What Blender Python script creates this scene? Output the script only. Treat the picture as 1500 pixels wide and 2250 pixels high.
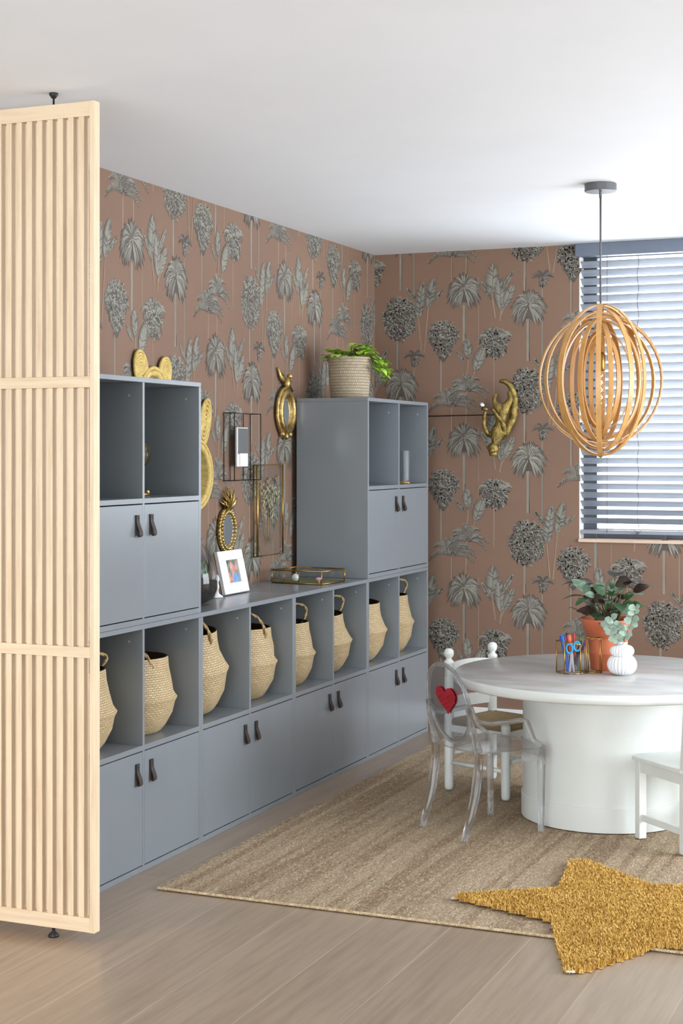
import bpy, bmesh, math, random
from mathutils import Vector, Matrix
PI = math.pi
C = bpy.context.scene.collection
S = bpy.context.scene
for o in list(bpy.data.objects): bpy.data.objects.remove(o)

# ---------------------------------------------------------------- camera
cam = bpy.data.cameras.new('camera'); cam_o = bpy.data.objects.new('camera', cam); C.objects.link(cam_o)
cam.sensor_fit = 'HORIZONTAL'; cam.sensor_width = 36; cam.lens = 3415/1500*36
cam.shift_y = -130/1500; cam.clip_start = 0.05
cam_o.location = (0, 0, 1.4355); cam_o.rotation_euler = (PI/2, 0, math.atan(1431/3415))
S.camera = cam_o
# ---------------------------------------------------------------- world, lights, exposure
w = bpy.data.worlds.new('sky'); S.world = w; w.use_nodes = True
bg = w.node_tree.nodes['Background']; bg.inputs[0].default_value = (.86, .93, 1, 1); bg.inputs[1].default_value = 2.6
S.view_settings.view_transform = 'Standard'; S.view_settings.look = 'None'; S.view_settings.gamma = 1
S.view_settings.exposure = 0.76

def area(name, loc, target, sx, sy, power, col):
    l = bpy.data.lights.new(name, 'AREA'); l.shape = 'RECTANGLE'; l.size = sx; l.size_y = sy; l.energy = power; l.color = col
    o = bpy.data.objects.new(name, l); C.objects.link(o); o.location = loc
    d = Vector(target)-Vector(loc); o.rotation_euler = d.to_track_quat('-Z', 'Y').to_euler(); return o
area('daylight_rear_doors', (-1.5, -2.4, 1.15), (-1.5, 6, 1.2), 3.4, 2.1, 116, (.93, .97, 1))
area('daylight_side_window', (2.1, 5.85, 1.35), (-3, 6.0, 1.3), 2.6, 1.9, 84, (.88, .94, 1))
area('daylight_back_window', (-0.7, 8.05, 1.72), (-0.9, 4, 1.75), 2.3, 1.35, 36, (.88, .94, 1))
sp = bpy.data.lights.new('hall_downlight', 'SPOT'); sp.energy = 42; sp.color = (1, .62, .33); sp.spot_size = 1.5; sp.spot_blend = 1; sp.shadow_soft_size = .15
so = bpy.data.objects.new('hall_downlight', sp); C.objects.link(so); so.location = (-3.3, 2.7, 2.4); so.rotation_euler = (.25, .12, 0)

# ---------------------------------------------------------------- materials
def rgb(r, g, b):
    f = lambda c: (c/255/12.92 if c/255 <= .04045 else ((c/255+.055)/1.055)**2.4)
    return (f(r), f(g), f(b), 1)
MATS = {}
def mat(name, col=(.5,.5,.5,1), rough=.5, metal=0, **kw):
    m = bpy.data.materials.new(name); m.use_nodes = True; MATS[name] = m
    p = m.node_tree.nodes['Principled BSDF']
    p.inputs['Base Color'].default_value = col; p.inputs['Roughness'].default_value = rough; p.inputs['Metallic'].default_value = metal
    for k, v in kw.items(): p.inputs[k.replace('_', ' ')].default_value = v
    return m
def N(m, t, **kw):
    n = m.node_tree.nodes.new(t)
    for k, v in kw.items(): setattr(n, k, v)
    return n
def L(m, a, b): m.node_tree.links.new(a, b)
def P(m): return m.node_tree.nodes['Principled BSDF']
def ramp(m, src, stops):
    r = N(m, 'ShaderNodeValToRGB'); L(m, src, r.inputs[0])
    e = r.color_ramp.elements
    while len(e) < len(stops): e.new(.5)
    for i, (p, c) in enumerate(stops): e[i].position = p; e[i].color = c
    return r
def coords(m, scale=(1,1,1), rot=(0,0,0), kind='Object'):
    t = N(m, 'ShaderNodeTexCoord'); mp = N(m, 'ShaderNodeMapping'); mp.inputs['Scale'].default_value = scale; mp.inputs['Rotation'].default_value = rot
    L(m, t.outputs[kind], mp.inputs[0]); return mp.outputs[0]
def noise(m, vec, scale=5, detail=3, rough=.5):
    n = N(m, 'ShaderNodeTexNoise'); n.inputs['Scale'].default_value = scale; n.inputs['Detail'].default_value = detail; n.inputs['Roughness'].default_value = rough
    L(m, vec, n.inputs['Vector']); return n.outputs[0]
def bump(m, h, strength=.3, dist=.002):
    b = N(m, 'ShaderNodeBump'); b.inputs['Strength'].default_value = strength; b.inputs['Distance'].default_value = dist
    L(m, h, b.inputs['Height']); L(m, b.outputs[0], P(m).inputs['Normal']); return b
def mixc(m, fac, a, b, mode='MIX'):
    x = N(m, 'ShaderNodeMix', data_type='RGBA', blend_type=mode)
    if isinstance(fac, (int, float)): x.inputs[0].default_value = fac
    else: L(m, fac, x.inputs[0])
    for i, v in ((6, a), (7, b)):
        if isinstance(v, tuple): x.inputs[i].default_value = v
        else: L(m, v, x.inputs[i])
    return x.outputs[2]

def mottled(name, c1, c2, rough=.5, scale=6, bs=.1, bd=.001, metal=0, bscale=None, **kw):
    m = mat(name, c1, rough, metal, **kw); v = coords(m)
    n = noise(m, v, scale, 4); r = ramp(m, n, [(.35, c1), (.65, c2)]); L(m, r.outputs[0], P(m).inputs['Base Color'])
    if bs: bump(m, noise(m, v, bscale or scale*20, 2), bs, bd)
    return m
def wood(name, c1, c2, axis=2, rough=.45, sc=9):
    m = mat(name, c1, rough); s = [1.0]*3; s[axis] = .06; v = coords(m, tuple(x*sc for x in s))
    n = noise(m, v, 6, 6, .6); r = ramp(m, n, [(.3, c2), (.55, c1), (.75, c1)])
    v2 = coords(m, (1.6, 1.6, 1.6)); n2 = noise(m, v2, 2, 2)
    L(m, mixc(m, mulv(m, n2, .35), r.outputs[0], c2), P(m).inputs['Base Color']); bump(m, n, .08, .0006); return m
def mulv(m, a, k):
    x = N(m, 'ShaderNodeMath', operation='MULTIPLY'); L(m, a, x.inputs[0]); x.inputs[1].default_value = k; return x.outputs[0]

paint = mottled('grey_paint', rgb(129,135,140), rgb(126,132,137), .24, 3, .03, .0004)
cabin = paint
ceil_m = mottled('ceiling_paint', rgb(240,244,250), rgb(237,241,247), .8, 2, .02)
plaster = mottled('white_plaster', rgb(232,230,226), rgb(228,226,222), .8, 2, .02)
trimw = mottled('white_trim', rgb(228,228,226), rgb(222,222,220), .4, 4, .02)
clay = mottled('wall_ground', rgb(133,105,87), rgb(127,100,83), .75, 1.6, .12, .0006, bscale=240)
wl_light = mottled('print_light', rgb(152,150,138), rgb(136,134,123), .7, 14, 0)
wl_mid = mottled('print_mid', rgb(116,111,102), rgb(100,95,88), .7, 14, 0)
wl_dark = mottled('print_dark', rgb(80,73,67), rgb(92,83,76), .7, 14, 0)
wl_trunk = mottled('print_trunk', rgb(146,140,127), rgb(132,126,114), .7, 9, 0)
wl_pink = mottled('print_stem', rgb(158,134,114), rgb(144,122,103), .7, 9, 0)
WALLM = [clay, wl_dark, wl_mid, wl_light, wl_trunk, wl_pink]
oak = wood('pale_oak', rgb(233,212,182), rgb(214,188,154))
oakh = wood('pale_oak_rail', rgb(233,212,182), rgb(214,188,154), 0)
lampwood = wood('lamp_wood', rgb(208,160,98), rgb(186,136,76), 2, .35)
leather = mottled('dark_leather', rgb(62,50,46), rgb(48,40,38), .55, 30, .3, .0006)
white_t = mottled('table_paint', rgb(222,225,221), rgb(214,218,214), .38, 3, .03)
white_c = mottled('chair_paint', rgb(226,229,225), rgb(216,220,216), .35, 6, .03)
brass = mottled('brass', rgb(190,152,84), rgb(168,130,66), .3, 30, .1, metal=1)
gold = mottled('antique_gold', rgb(212,186,126), rgb(156,128,76), .36, 40, .6, .003, metal=1, bscale=120)
goldfig = mottled('gold_leaf_figure', rgb(168,146,82), rgb(96,78,42), .45, 34, .8, .004, metal=.75, bscale=170)
black = mottled('black_metal', rgb(30,28,28), rgb(38,36,36), .45, 20, .05)
mirror = mottled('mirror_glass', (.85,.87,.88,1), (.82,.84,.86,1), .02, 2, 0, metal=1)
rattan = mottled('yellow_rattan', rgb(222,198,122), rgb(196,166,88), .6, 60, .6, .002, bscale=260)
darkplastic = mottled('black_rubber', rgb(34,34,36), rgb(28,28,30), .5, 10, .05)
steel = mottled('steel', rgb(190,190,192), rgb(170,170,172), .25, 20, .02, metal=1)
graph = mottled('grey_metal', rgb(98,98,102), rgb(88,88,92), .4, 10, .02)
slatm = wood('blind_slat', rgb(146,151,160), rgb(122,128,138), 0, .42)
soil = mottled('soil', rgb(52,40,34), rgb(30,24,20), .9, 80, 1, .004)
terra = mottled('terracotta', rgb(206,118,82), rgb(190,102,66), .7, 12, .1)
ceramic = mottled('white_ceramic', rgb(240,240,240), rgb(232,232,233), .45, 8, .02)
lime = mottled('lime_leaf', rgb(158,200,52), rgb(112,166,36), .5, 18, .2, Subsurface_Weight=.0)
greenl = mottled('green_leaf', rgb(66,104,58), rgb(40,74,40), .45, 30, .2)
darkleaf = mottled('dark_leaf', rgb(70,52,42), rgb(44,40,32), .4, 30, .2)
silverl = mottled('silver_leaf', rgb(126,148,126), rgb(92,120,98), .45, 60, .2)
euc = mottled('eucalyptus_leaf', rgb(168,186,168), rgb(138,162,146), .6, 25, .1)
stemm = mottled('plant_stem', rgb(92,104,60), rgb(104,84,56), .6, 20, .1)

def glassy(name, tint=(1,1,1,1), tr=.5, ior=1.45, rough=0):
    m = mat(name); nt = m.node_tree; nt.nodes.remove(P(m)); out = nt.nodes['Material Output']
    g = N(m, 'ShaderNodeBsdfGlass'); g.inputs['Color'].default_value = tint; g.inputs['IOR'].default_value = ior; g.inputs['Roughness'].default_value = rough
    t = N(m, 'ShaderNodeBsdfTransparent'); t.inputs['Color'].default_value = tint
    mx = N(m, 'ShaderNodeMixShader'); mx.inputs[0].default_value = tr; L(m, g.outputs[0], mx.inputs[1]); L(m, t.outputs[0], mx.inputs[2]); L(m, mx.outputs[0], out.inputs[0]); return m
def pane(name, tint=(.97,.98,.98,1), refl=.10):
    m = mat(name); nt = m.node_tree; nt.nodes.remove(P(m)); out = nt.nodes['Material Output']
    g = N(m, 'ShaderNodeBsdfGlossy'); g.inputs['Roughness'].default_value = .02
    t = N(m, 'ShaderNodeBsdfTransparent'); t.inputs['Color'].default_value = tint
    lw = N(m, 'ShaderNodeLayerWeight'); lw.inputs[0].default_value = .5
    pw = N(m, 'ShaderNodeMath', operation='POWER'); L(m, lw.outputs['Facing'], pw.inputs[0]); pw.inputs[1].default_value = 3
    ma = N(m, 'ShaderNodeMath', operation='MULTIPLY_ADD'); L(m, pw.outputs[0], ma.inputs[0]); ma.inputs[1].default_value = refl*5; ma.inputs[2].default_value = refl*.5
    mx = N(m, 'ShaderNodeMixShader'); L(m, ma.outputs[0], mx.inputs[0]); L(m, t.outputs[0], mx.inputs[1]); L(m, g.outputs[0], mx.inputs[2]); L(m, mx.outputs[0], out.inputs[0]); return m
acrylic = glassy('clear_acrylic', (.97,.975,.985,1), .45)
glass = pane('clear_glass', refl=.05); thin_glass = pane('case_glass', refl=.015)
winglass = pane('window_glass', (1,1,1,1), .04)
redac = glassy('red_acrylic', (.75,.03,.08,1), .15)

def weave(name, c1, c2, c3, su, sv):
    m = mat(name, c1, .75); v = coords(m, (su, sv, 1), kind='UV')
    b = N(m, 'ShaderNodeTexBrick'); L(m, v, b.inputs[0]); b.inputs['Scale'].default_value = 1; b.inputs['Color1'].default_value = c1; b.inputs['Color2'].default_value = c2
    b.inputs['Mortar'].default_value = c3; b.inputs['Mortar Size'].default_value = .07; b.inputs['Mortar Smooth'].default_value = .8; b.inputs['Brick Width'].default_value = 1; b.inputs['Row Height'].default_value = .6
    n = noise(m, coords(m), 60, 3); n2 = noise(m, coords(m), 5, 2)
    c = mixc(m, n, b.outputs[0], c2); c = mixc(m, mulv(m, n2, .45), c, c3)
    L(m, c, P(m).inputs['Base Color'])
    ad = N(m, 'ShaderNodeMath', operation='SUBTRACT'); L(m, n, ad.inputs[0]); L(m, b.outputs['Fac'], ad.inputs[1])
    bump(m, ad.outputs[0], .9, .004); return m
seagrass = weave('seagrass', rgb(230,210,172), rgb(200,176,134), rgb(160,134,96), 58, 30)
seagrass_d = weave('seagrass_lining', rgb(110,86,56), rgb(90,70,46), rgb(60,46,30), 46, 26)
cream_w = weave('cream_weave', rgb(205,192,168), rgb(184,168,142), rgb(140,124,100), 60, 24)
rush = weave('rush', rgb(206,182,134), rgb(176,148,102), rgb(110,88,60), 8, 40)
ropem = mottled('rope', rgb(196,170,124), rgb(150,122,82), .8, 90, .8, .003, bscale=300)

# floor planks
floor_m = mat('oak_floor', rgb(150,130,110), .32)
v = coords(floor_m, (1,1,1), (0,0,PI/2))
br = N(floor_m, 'ShaderNodeTexBrick'); L(floor_m, v, br.inputs[0]); br.inputs['Scale'].default_value = 1; br.offset = .37; br.offset_frequency = 2
br.inputs['Brick Width'].default_value = 2.3; br.inputs['Row Height'].default_value = .252; br.inputs['Mortar Size'].default_value = .0026; br.inputs['Mortar Smooth'].default_value = .3
br.inputs['Color1'].default_value = rgb(182,165,146); br.inputs['Color2'].default_value = rgb(134,116,98); br.inputs['Mortar'].default_value = rgb(194,177,157)
g1 = noise(floor_m, coords(floor_m, (14, .8, 1)), 3, 6, .65); rr = ramp(floor_m, g1, [(.3, rgb(126,107,89)), (.6, rgb(182,164,143))])
g2 = noise(floor_m, coords(floor_m, (3, .5, 1)), 2, 3)
c = mixc(floor_m, .38, br.outputs[0], rr.outputs[0]); c = mixc(floor_m, mulv(floor_m, g2, .35), c, rgb(134,114,96))
vk = N(floor_m, 'ShaderNodeTexVoronoi'); L(floor_m, coords(floor_m, (3.2, 1.3, 1)), vk.inputs[0]); vk.inputs['Scale'].default_value = 1
kr = ramp(floor_m, vk.outputs[0], [(.0, (1,1,1,1)), (.07, (0,0,0,1))])
c = mixc(floor_m, mulv(floor_m, kr.outputs[0], .6), c, rgb(88,70,58))
L(floor_m, c, P(floor_m).inputs['Base Color']); bump(floor_m, g1, .06, .001)

# jute rug
jute = mat('jute', rgb(170,145,110), .95)
vj = coords(jute, (1,1,1))
n1 = noise(jute, coords(jute, (1.0, .45, 1)), 150, 3, .7); n2 = noise(jute, coords(jute, (1.3, .045, 1)), 16, 4); n3 = noise(jute, vj, 2.2, 2)
r1 = ramp(jute, n1, [(.30, rgb(84,64,44)), (.46, rgb(150,127,98)), (.56, rgb(184,162,132)), (.68, rgb(244,228,200))])
r2 = ramp(jute, n2, [(.40, rgb(138,112,84)), (.56, rgb(198,178,150))])
c = mixc(jute, .5, r1.outputs[0], r2.outputs[0]); c = mixc(jute, mulv(jute, n3, .4), c, rgb(146,122,96))
L(jute, c, P(jute).inputs['Base Color']); bump(jute, n1, 1, .008)
jute_e = mottled('jute_edge', rgb(220,200,168), rgb(180,152,112), .9, 90, .9, .004, bscale=200)
mustard = mottled('mustard_pile', rgb(216,175,94), rgb(202,158,76), .95, 9, .3, .004, bscale=150)
mustard2 = mottled('mustard_pile_tip', rgb(226,188,110), rgb(212,170,88), .95, 14, 0)

# ---------------------------------------------------------------- mesh helpers
class MB:
    def __init__(s): s.v = []; s.f = []; s.m = []; s.uv = {}; s.sm = []
    def add(s, vs, fs, mi=0, sm=False, uvs=None):
        o = len(s.v); s.v += [tuple(x) for x in vs]
        for i, f in enumerate(fs):
            if uvs: s.uv[len(s.f)] = uvs[i]
            s.f.append(tuple(o+k for k in f)); s.m.append(mi); s.sm.append(sm)
    def box(s, x0, x1, y0, y1, z0, z1, b=0, mi=0):
        if b <= 0:
            s.add([(x,y,z) for x in (x0,x1) for y in (y0,y1) for z in (z0,z1)], [(0,1,3,2),(4,6,7,5),(0,4,5,1),(2,3,7,6),(0,2,6,4),(1,5,7,3)], mi); return
        bm = bmesh.new(); bmesh.ops.create_cube(bm, size=1)
        for q in bm.verts: q.co = Vector(((x0+x1)/2+q.co.x*(x1-x0), (y0+y1)/2+q.co.y*(y1-y0), (z0+z1)/2+q.co.z*(z1-z0)))
        bmesh.ops.bevel(bm, geom=bm.edges[:]+bm.verts[:], offset=b, segments=2, affect='EDGES', profile=.5)
        s.addbm(bm, mi)
    def addbm(s, bm, mi=0, sm=False, M=None):
        bm.verts.index_update(); s.add([(M @ q.co if M else q.co) for q in bm.verts], [[q.index for q in f.verts] for f in bm.faces], mi, sm); bm.free()
    def obox(s, c, ax, ay, az, b=0, mi=0):   # oriented box, half axes
        c, ax, ay, az = map(Vector, (c, ax, ay, az))
        s.add([c+i*ax+j*ay+k*az for i in (-1,1) for j in (-1,1) for k in (-1,1)], [(0,1,3,2),(4,6,7,5),(0,4,5,1),(2,3,7,6),(0,2,6,4),(1,5,7,3)], mi)
    def tube(s, pts, r, n=10, closed=False, mi=0, rx=None, up=None, caps=True):
        pts = [Vector(p) for p in pts]; k = len(pts); rs = r if isinstance(r, (list, tuple)) else [r]*k
        prev = None; vs = []
        for i, p in enumerate(pts):
            a = pts[(i-1) % k] if (closed or i) else p; b = pts[(i+1) % k] if (closed or i < k-1) else p
            t = (b-a).normalized()
            if up is not None: u = Vector(up)
            else: u = prev if prev is not None else (Vector((0,0,1)) if abs(t.z) < .9 else Vector((1,0,0)))
            u = (u-t*u.dot(t))
            u = u.normalized() if u.length > 1e-6 else t.orthogonal().normalized()
            prev = u; w_ = t.cross(u)
            ra = rs[i]; rb = (rx if rx is not None else ra)
            if isinstance(rb, (list, tuple)): rb = rb[i]
            vs += [p+u*ra*math.cos(2*PI*j/n)+w_*rb*math.sin(2*PI*j/n) for j in range(n)]
        fs = [(i*n+j, i*n+(j+1) % n, ((i+1) % k)*n+(j+1) % n, ((i+1) % k)*n+j) for i in range(k if closed else k-1) for j in range(n)]
        if not closed and caps: fs += [tuple(range(n-1, -1, -1)), tuple((k-1)*n+j for j in range(n))]
        s.add(vs, fs, mi, True)
    def band(s, pts, wv, th, wd, closed=True, mi=0):   # flat strap: pts, width vector dir, thickness, width
        pts = [Vector(p) for p in pts]; k = len(pts); vs = []
        for i, p in enumerate(pts):
            a = pts[(i-1) % k] if (closed or i) else p; b = pts[(i+1) % k] if (closed or i < k-1) else p
            t = (b-a).normalized(); W = Vector(wv).normalized(); nn = t.cross(W).normalized()
            vs += [p+W*wd/2+nn*th/2, p-W*wd/2+nn*th/2, p-W*wd/2-nn*th/2, p+W*wd/2-nn*th/2]
        fs = [(i*4+j, i*4+(j+1) % 4, ((i+1) % k)*4+(j+1) % 4, ((i+1) % k)*4+j) for i in range(k if closed else k-1) for j in range(4)]
        if not closed: fs += [(3,2,1,0), tuple((k-1)*4+j for j in range(4))]
        s.add(vs, fs, mi, False)
    def lathe(s, prof, n=32, c=(0,0,0), mi=0, sm=True, M=None, mod=None):
        vs = []; k = len(prof); L_ = [0]
        for i in range(1, k): L_.append(L_[-1]+math.hypot(prof[i][0]-prof[i-1][0], prof[i][1]-prof[i-1][1]))
        T = L_[-1] or 1
        for i, (r, z) in enumerate(prof):
            for j in range(n+1):
                a = 2*PI*j/n; rr_ = r*(mod(a, z) if mod else 1)
                q = Vector((rr_*math.cos(a), rr_*math.sin(a), z))
                if M: q = M @ q
                vs.append(q+Vector(c))
        fs = []; uv = []
        for i in range(k-1):
            for j in range(n):
                a = i*(n+1)+j; fs.append((a, a+1, a+n+2, a+n+1)); uv.append([(j/n, L_[i]/T), ((j+1)/n, L_[i]/T), ((j+1)/n, L_[i+1]/T), (j/n, L_[i+1]/T)])
        s.add(vs, fs, mi, sm, uv)
    def cyl(s, c, r, z0, z1, n=24, mi=0, b=0):
        s.lathe([(0, z0), (r-b, z0), (r, z0+b), (r, z1-b), (r-b, z1), (0, z1)], n, (c[0], c[1], 0), mi, False)
    def sphere(s, c, r, n=16, mi=0, sc=(1,1,1)):
        s.lathe([(r*math.sin(PI*i/n), -r*math.cos(PI*i/n)) for i in range(n+1)], n*2, c, mi, True, Matrix.Diagonal((sc[0], sc[1], sc[2], 1)))
    def build(s, name, mats, parent=None, smooth=None, weld=False, bevel=0, subsurf=0):
        me = bpy.data.meshes.new(name); me.from_pydata(s.v, [], s.f)
        if not isinstance(mats, (list, tuple)): mats = [mats]
        for m in mats: me.materials.append(m)
        me.polygons.foreach_set('material_index', s.m)
        me.polygons.foreach_set('use_smooth', [bool(x) if smooth is None else smooth for x in s.sm])
        if s.uv:
            ul = me.uv_layers.new(name='uv')
            for fi, u in s.uv.items():
                for li, q in zip(me.polygons[fi].loop_indices, u): ul.data[li].uv = q
        me.update()
        if weld or s.uv:
            bm = bmesh.new(); bm.from_mesh(me)
            bmesh.ops.remove_doubles(bm, verts=bm.verts, dist=1e-5); bmesh.ops.recalc_face_normals(bm, faces=bm.faces); bm.to_mesh(me); bm.free()
        o = bpy.data.objects.new(name, me); C.objects.link(o)
        if parent: o.parent = parent
        if bevel:
            b = o.modifiers.new('bevel', 'BEVEL'); b.width = bevel; b.segments = 2; b.limit_method = 'ANGLE'
        if subsurf:
            b = o.modifiers.new('sub', 'SUBSURF'); b.levels = b.render_levels = subsurf
        return o
def thing(name, label, cat, loc=(0,0,0), rz=0, group=None, rot=None):
    o = bpy.data.objects.new(name, None); C.objects.link(o); o.location = loc; o.rotation_euler = rot or (0, 0, rz); o.empty_display_size = .05
    return tag(o, label, cat, group)
def tag(o, label, cat, group=None):
    o['label'] = label; o['category'] = cat
    if group: o['group'] = group
    return o
def struct(o): o['kind'] = 'structure'; return o
def copy_tree(o, parent=None):
    c_ = o.copy(); C.objects.link(c_)
    if parent: c_.parent = parent
    for ch in list(o.children): copy_tree(ch, c_)
    return c_

# ---------------------------------------------------------------- the room
XW, YB, ZC = -3.08, 7.814, 2.503
b = MB(); b.box(-6, 3, -3, 8.2, -.1, 0); struct(b.build('floor', floor_m))
b = MB(); b.box(-6, 3, -3, 8.2, ZC, ZC+.15); struct(b.build('ceiling', ceil_m))
WX0, WX1, WZ0 = -1.955, .42, .995

# --- wallpaper print: one drop of nine plants drawn once, in metres, about the fan palm
K = .0008
rnd = random.Random(7)
TILE = []          # (list of 2D points, material index)
def strip(p0, p1, bend, w_, mi, n=3):
    """tapered curved leaf from p0 to p1 bending by 'bend' (offset of mid)"""
    a = Vector(p0); c_ = Vector(p1); mid = (a+c_)/2+Vector(bend)
    pts = [(a*(1-t)*(1-t)+mid*2*t*(1-t)+c_*t*t) for t in [i/n for i in range(n+1)]]
    d = c_-a
    nn = Vector((-d.y, d.x)).normalized() if d.length > 1e-6 else Vector((1, 0))
    prof = [.35+.65*math.sin(PI*min(1, (i/n)*.85+.12)) for i in range(n+1)]; prof[-1] = .05
    for i in range(n):
        q = [pts[i]+nn*w_/2*prof[i], pts[i]-nn*w_/2*prof[i], pts[i+1]-nn*w_/2*prof[i+1], pts[i+1]+nn*w_/2*prof[i+1]]
        TILE.append(([tuple(x) for x in q], mi))
def pick(l=.5, m=.3): 
    x = rnd.random(); return 3 if x < l else (2 if x < l+m else 1)
def trunk(x, y0, y1, w_, mi=4):
    n = max(1, int(abs(y1-y0)/60))
    for i in range(n):
        a = y0+(y1-y0)*i/n; c_ = y0+(y1-y0)*(i+1)/n
        TILE.append(([(x-w_/2, a), (x+w_/2, a), (x+w_/2, c_), (x-w_/2, c_)], mi))
    TILE.append(([(x+w_*.32, y0), (x+w_/2, y0), (x+w_/2, y1), (x+w_*.32, y1)], 2))
def blob(cx, cy, w_, up, dn, mi, n=18, jag=.12):
    q = []
    for i in range(n*2):
        a = PI*i/n; k = 1-jag*rnd.random()*(1 if i % 2 else .2)
        q.append((cx+math.cos(a)*w_*k, cy+(up if math.sin(a) > 0 else dn)*math.sin(a)*k))
    for i in range(0, n*2, 2): TILE.append(([(cx, cy), q[i], q[i+1], q[(i+2) % (2*n)]], mi))
def palm(cx, cy, w_, up, dn, n=60):
    blob(cx, cy-dn*.1, w_*.72, up*.75, dn*.62, 1)
    for pas, (wd, k) in enumerate(((20, 1.08), (15, 1.0), (9, .98), (5, .95))):
        for i in range(n):
            a = rnd.uniform(-75, 255); ar = math.radians(a); c_, s_ = math.cos(ar), math.sin(ar)
            r_ = rnd.uniform(.72, 1.0)*k
            ex = cx+c_*w_*r_; ey = cy+(s_*up*r_ if s_ > 0 else s_*dn*r_)-dn*.32*abs(c_)*r_
            mi = (1, pick(.25, .5), pick(.72, .2), pick(.55, .0))[pas]
            s0 = rnd.uniform(.04, .42)
            strip((cx+c_*w_*s0*.7, cy+max(0, s_)*up*s0*.8+(min(0, s_)*dn*s0)), (ex, ey), (c_*10, up*.30*(.3+abs(c_))), wd*rnd.uniform(.6, 1.1), mi, 4)
def bush(cx, cy, w_, up, dn, n=120, ln=34, point=False, curl=0):
    blob(cx, cy, w_*.86, up*.88, dn*(.72 if point else .88), 1, 16, .25)
    if point:
        TILE.append(([(cx-w_*.55, cy-dn*.45), (cx+w_*.55, cy-dn*.45), (cx+8, cy-dn), (cx-8, cy-dn)], 1))
    pts = []
    while len(pts) < n:
        x, y = rnd.uniform(-1, 1), rnd.uniform(-1, 1)
        if x*x+y*y > 1: continue
        if point and y < 0 and abs(x) > 1+y*.85: continue
        pts.append((x, y))
    pts.sort(key=lambda q: -(q[0]**2+q[1]**2))
    for x, y in pts:
        px_, py_ = cx+x*w_*.95, cy+(y*up if y > 0 else y*dn)*.95
        a = math.atan2(y-.2, x)+rnd.uniform(-1.1, 1.1) if x*x+y*y > .3 else rnd.uniform(0, 2*PI); l_ = ln*rnd.uniform(.6, 1.1)
        sx, sy = px_-math.cos(a)*l_*.5, py_-math.sin(a)*l_*.5; ex, ey = px_+math.cos(a)*l_*.5, py_+math.sin(a)*l_*.5
        strip((sx-3, sy-4), (ex-2, ey-5), (0, 6), ln*.34, 1, 2)
        strip((sx, sy), (ex, ey), (0, 6), ln*.33, pick(.62, .32), 2)
        if rnd.random() < .5: strip((px_, py_+3), (px_+math.cos(a+.8)*l_*.5, py_+3+math.sin(a+.8)*l_*.5), (0, 3), ln*.26, 3, 1)
    for i in range(curl):
        a = rnd.uniform(10, 170); ar = math.radians(a); x = cx+math.cos(ar)*w_*.5; y = cy+math.sin(ar)*up*.7
        strip((x, y), (x+math.cos(ar)*w_*.8, y+rnd.uniform(-20, 25)), (math.cos(ar)*10, 40), 13, pick(.5, .4), 4)
def banana(x0, y0, x1, y1, w_, stem=None):
    """broad torn leaf from base (x0,y0) to tip (x1,y1)"""
    a = Vector((x0, y0)); d = Vector((x1, y1))-a; l_ = d.length; u = d.normalized(); nn = Vector((-u.y, u.x))
    n = max(6, int(l_/9)); tilt = rnd.uniform(.75, 1.1)
    for pas, (mi0, k, wd) in enumerate(((1, 1.12, 26), (2, 1.02, 26), (3, .97, 17))):
        for i in range(n):
            t = (i+.5)/n; ww = w_*math.sin(PI*min(1, t*.88+.1))**.6
            for sd in (-1, 1):
                if pas == 2 and rnd.random() < .08: continue
                p = a+u*l_*t*.9; q = p+nn*sd*ww*k*rnd.uniform(.8, 1)*(1 if sd > 0 else tilt)+u*22
                mi = mi0 if pas != 2 or rnd.random() < .85 else 2
                strip(p, q, (0, 3), wd, mi, 1)
    TILE.append(([tuple(a-nn*2.5), tuple(a+nn*2.5), tuple(a+d*.92+nn), tuple(a+d*.92-nn)], 2))
    if stem:
        s0 = Vector(stem)
        TILE.append(([tuple(a+Vector((-4, 0))), tuple(a+Vector((4, 0))), tuple(s0+Vector((4, 0))), tuple(s0+Vector((-4, 0)))], 5))
def fern(cx, cy, R, n=9, a0=10, a1=170, fw=34):
    for i in range(n):
        a = math.radians(a0+(a1-a0)*i/(n-1)+rnd.uniform(-8, 8)); r_ = R*rnd.uniform(.8, 1.1); s_ = math.sin(a)
        p0 = Vector((cx, cy)); tip = p0+Vector((math.cos(a)*r_, s_*r_*.9-abs(math.cos(a))*r_*.15)); ctl = p0+Vector((math.cos(a)*r_*.35, r_*.55+s_*r_*.35))
        for pas in (0, 1, 2):
            for k in range(13):
                t = .12+.88*k/12; p = p0*(1-t)**2+ctl*2*t*(1-t)+tip*t*t; tan = ((ctl-p0)*(1-t)+(tip-ctl)*t).normalized(); nn = Vector((-tan.y, tan.x))
                for sd in (-1, 1):
                    q = p+nn*sd*fw*(1.15-t)*(.35+min(1, t*3)*.65)+tan*18
                    if pas == 0: strip(p+Vector((3, -5)), q+Vector((3, -6)), (0, 0), 17, 1, 1)
                    elif pas == 1: strip(p, q, (0, 0), 13, 2, 1)
                    elif rnd.random() < .8: strip(p, q, (0, 0), 9, 3, 1)
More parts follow.
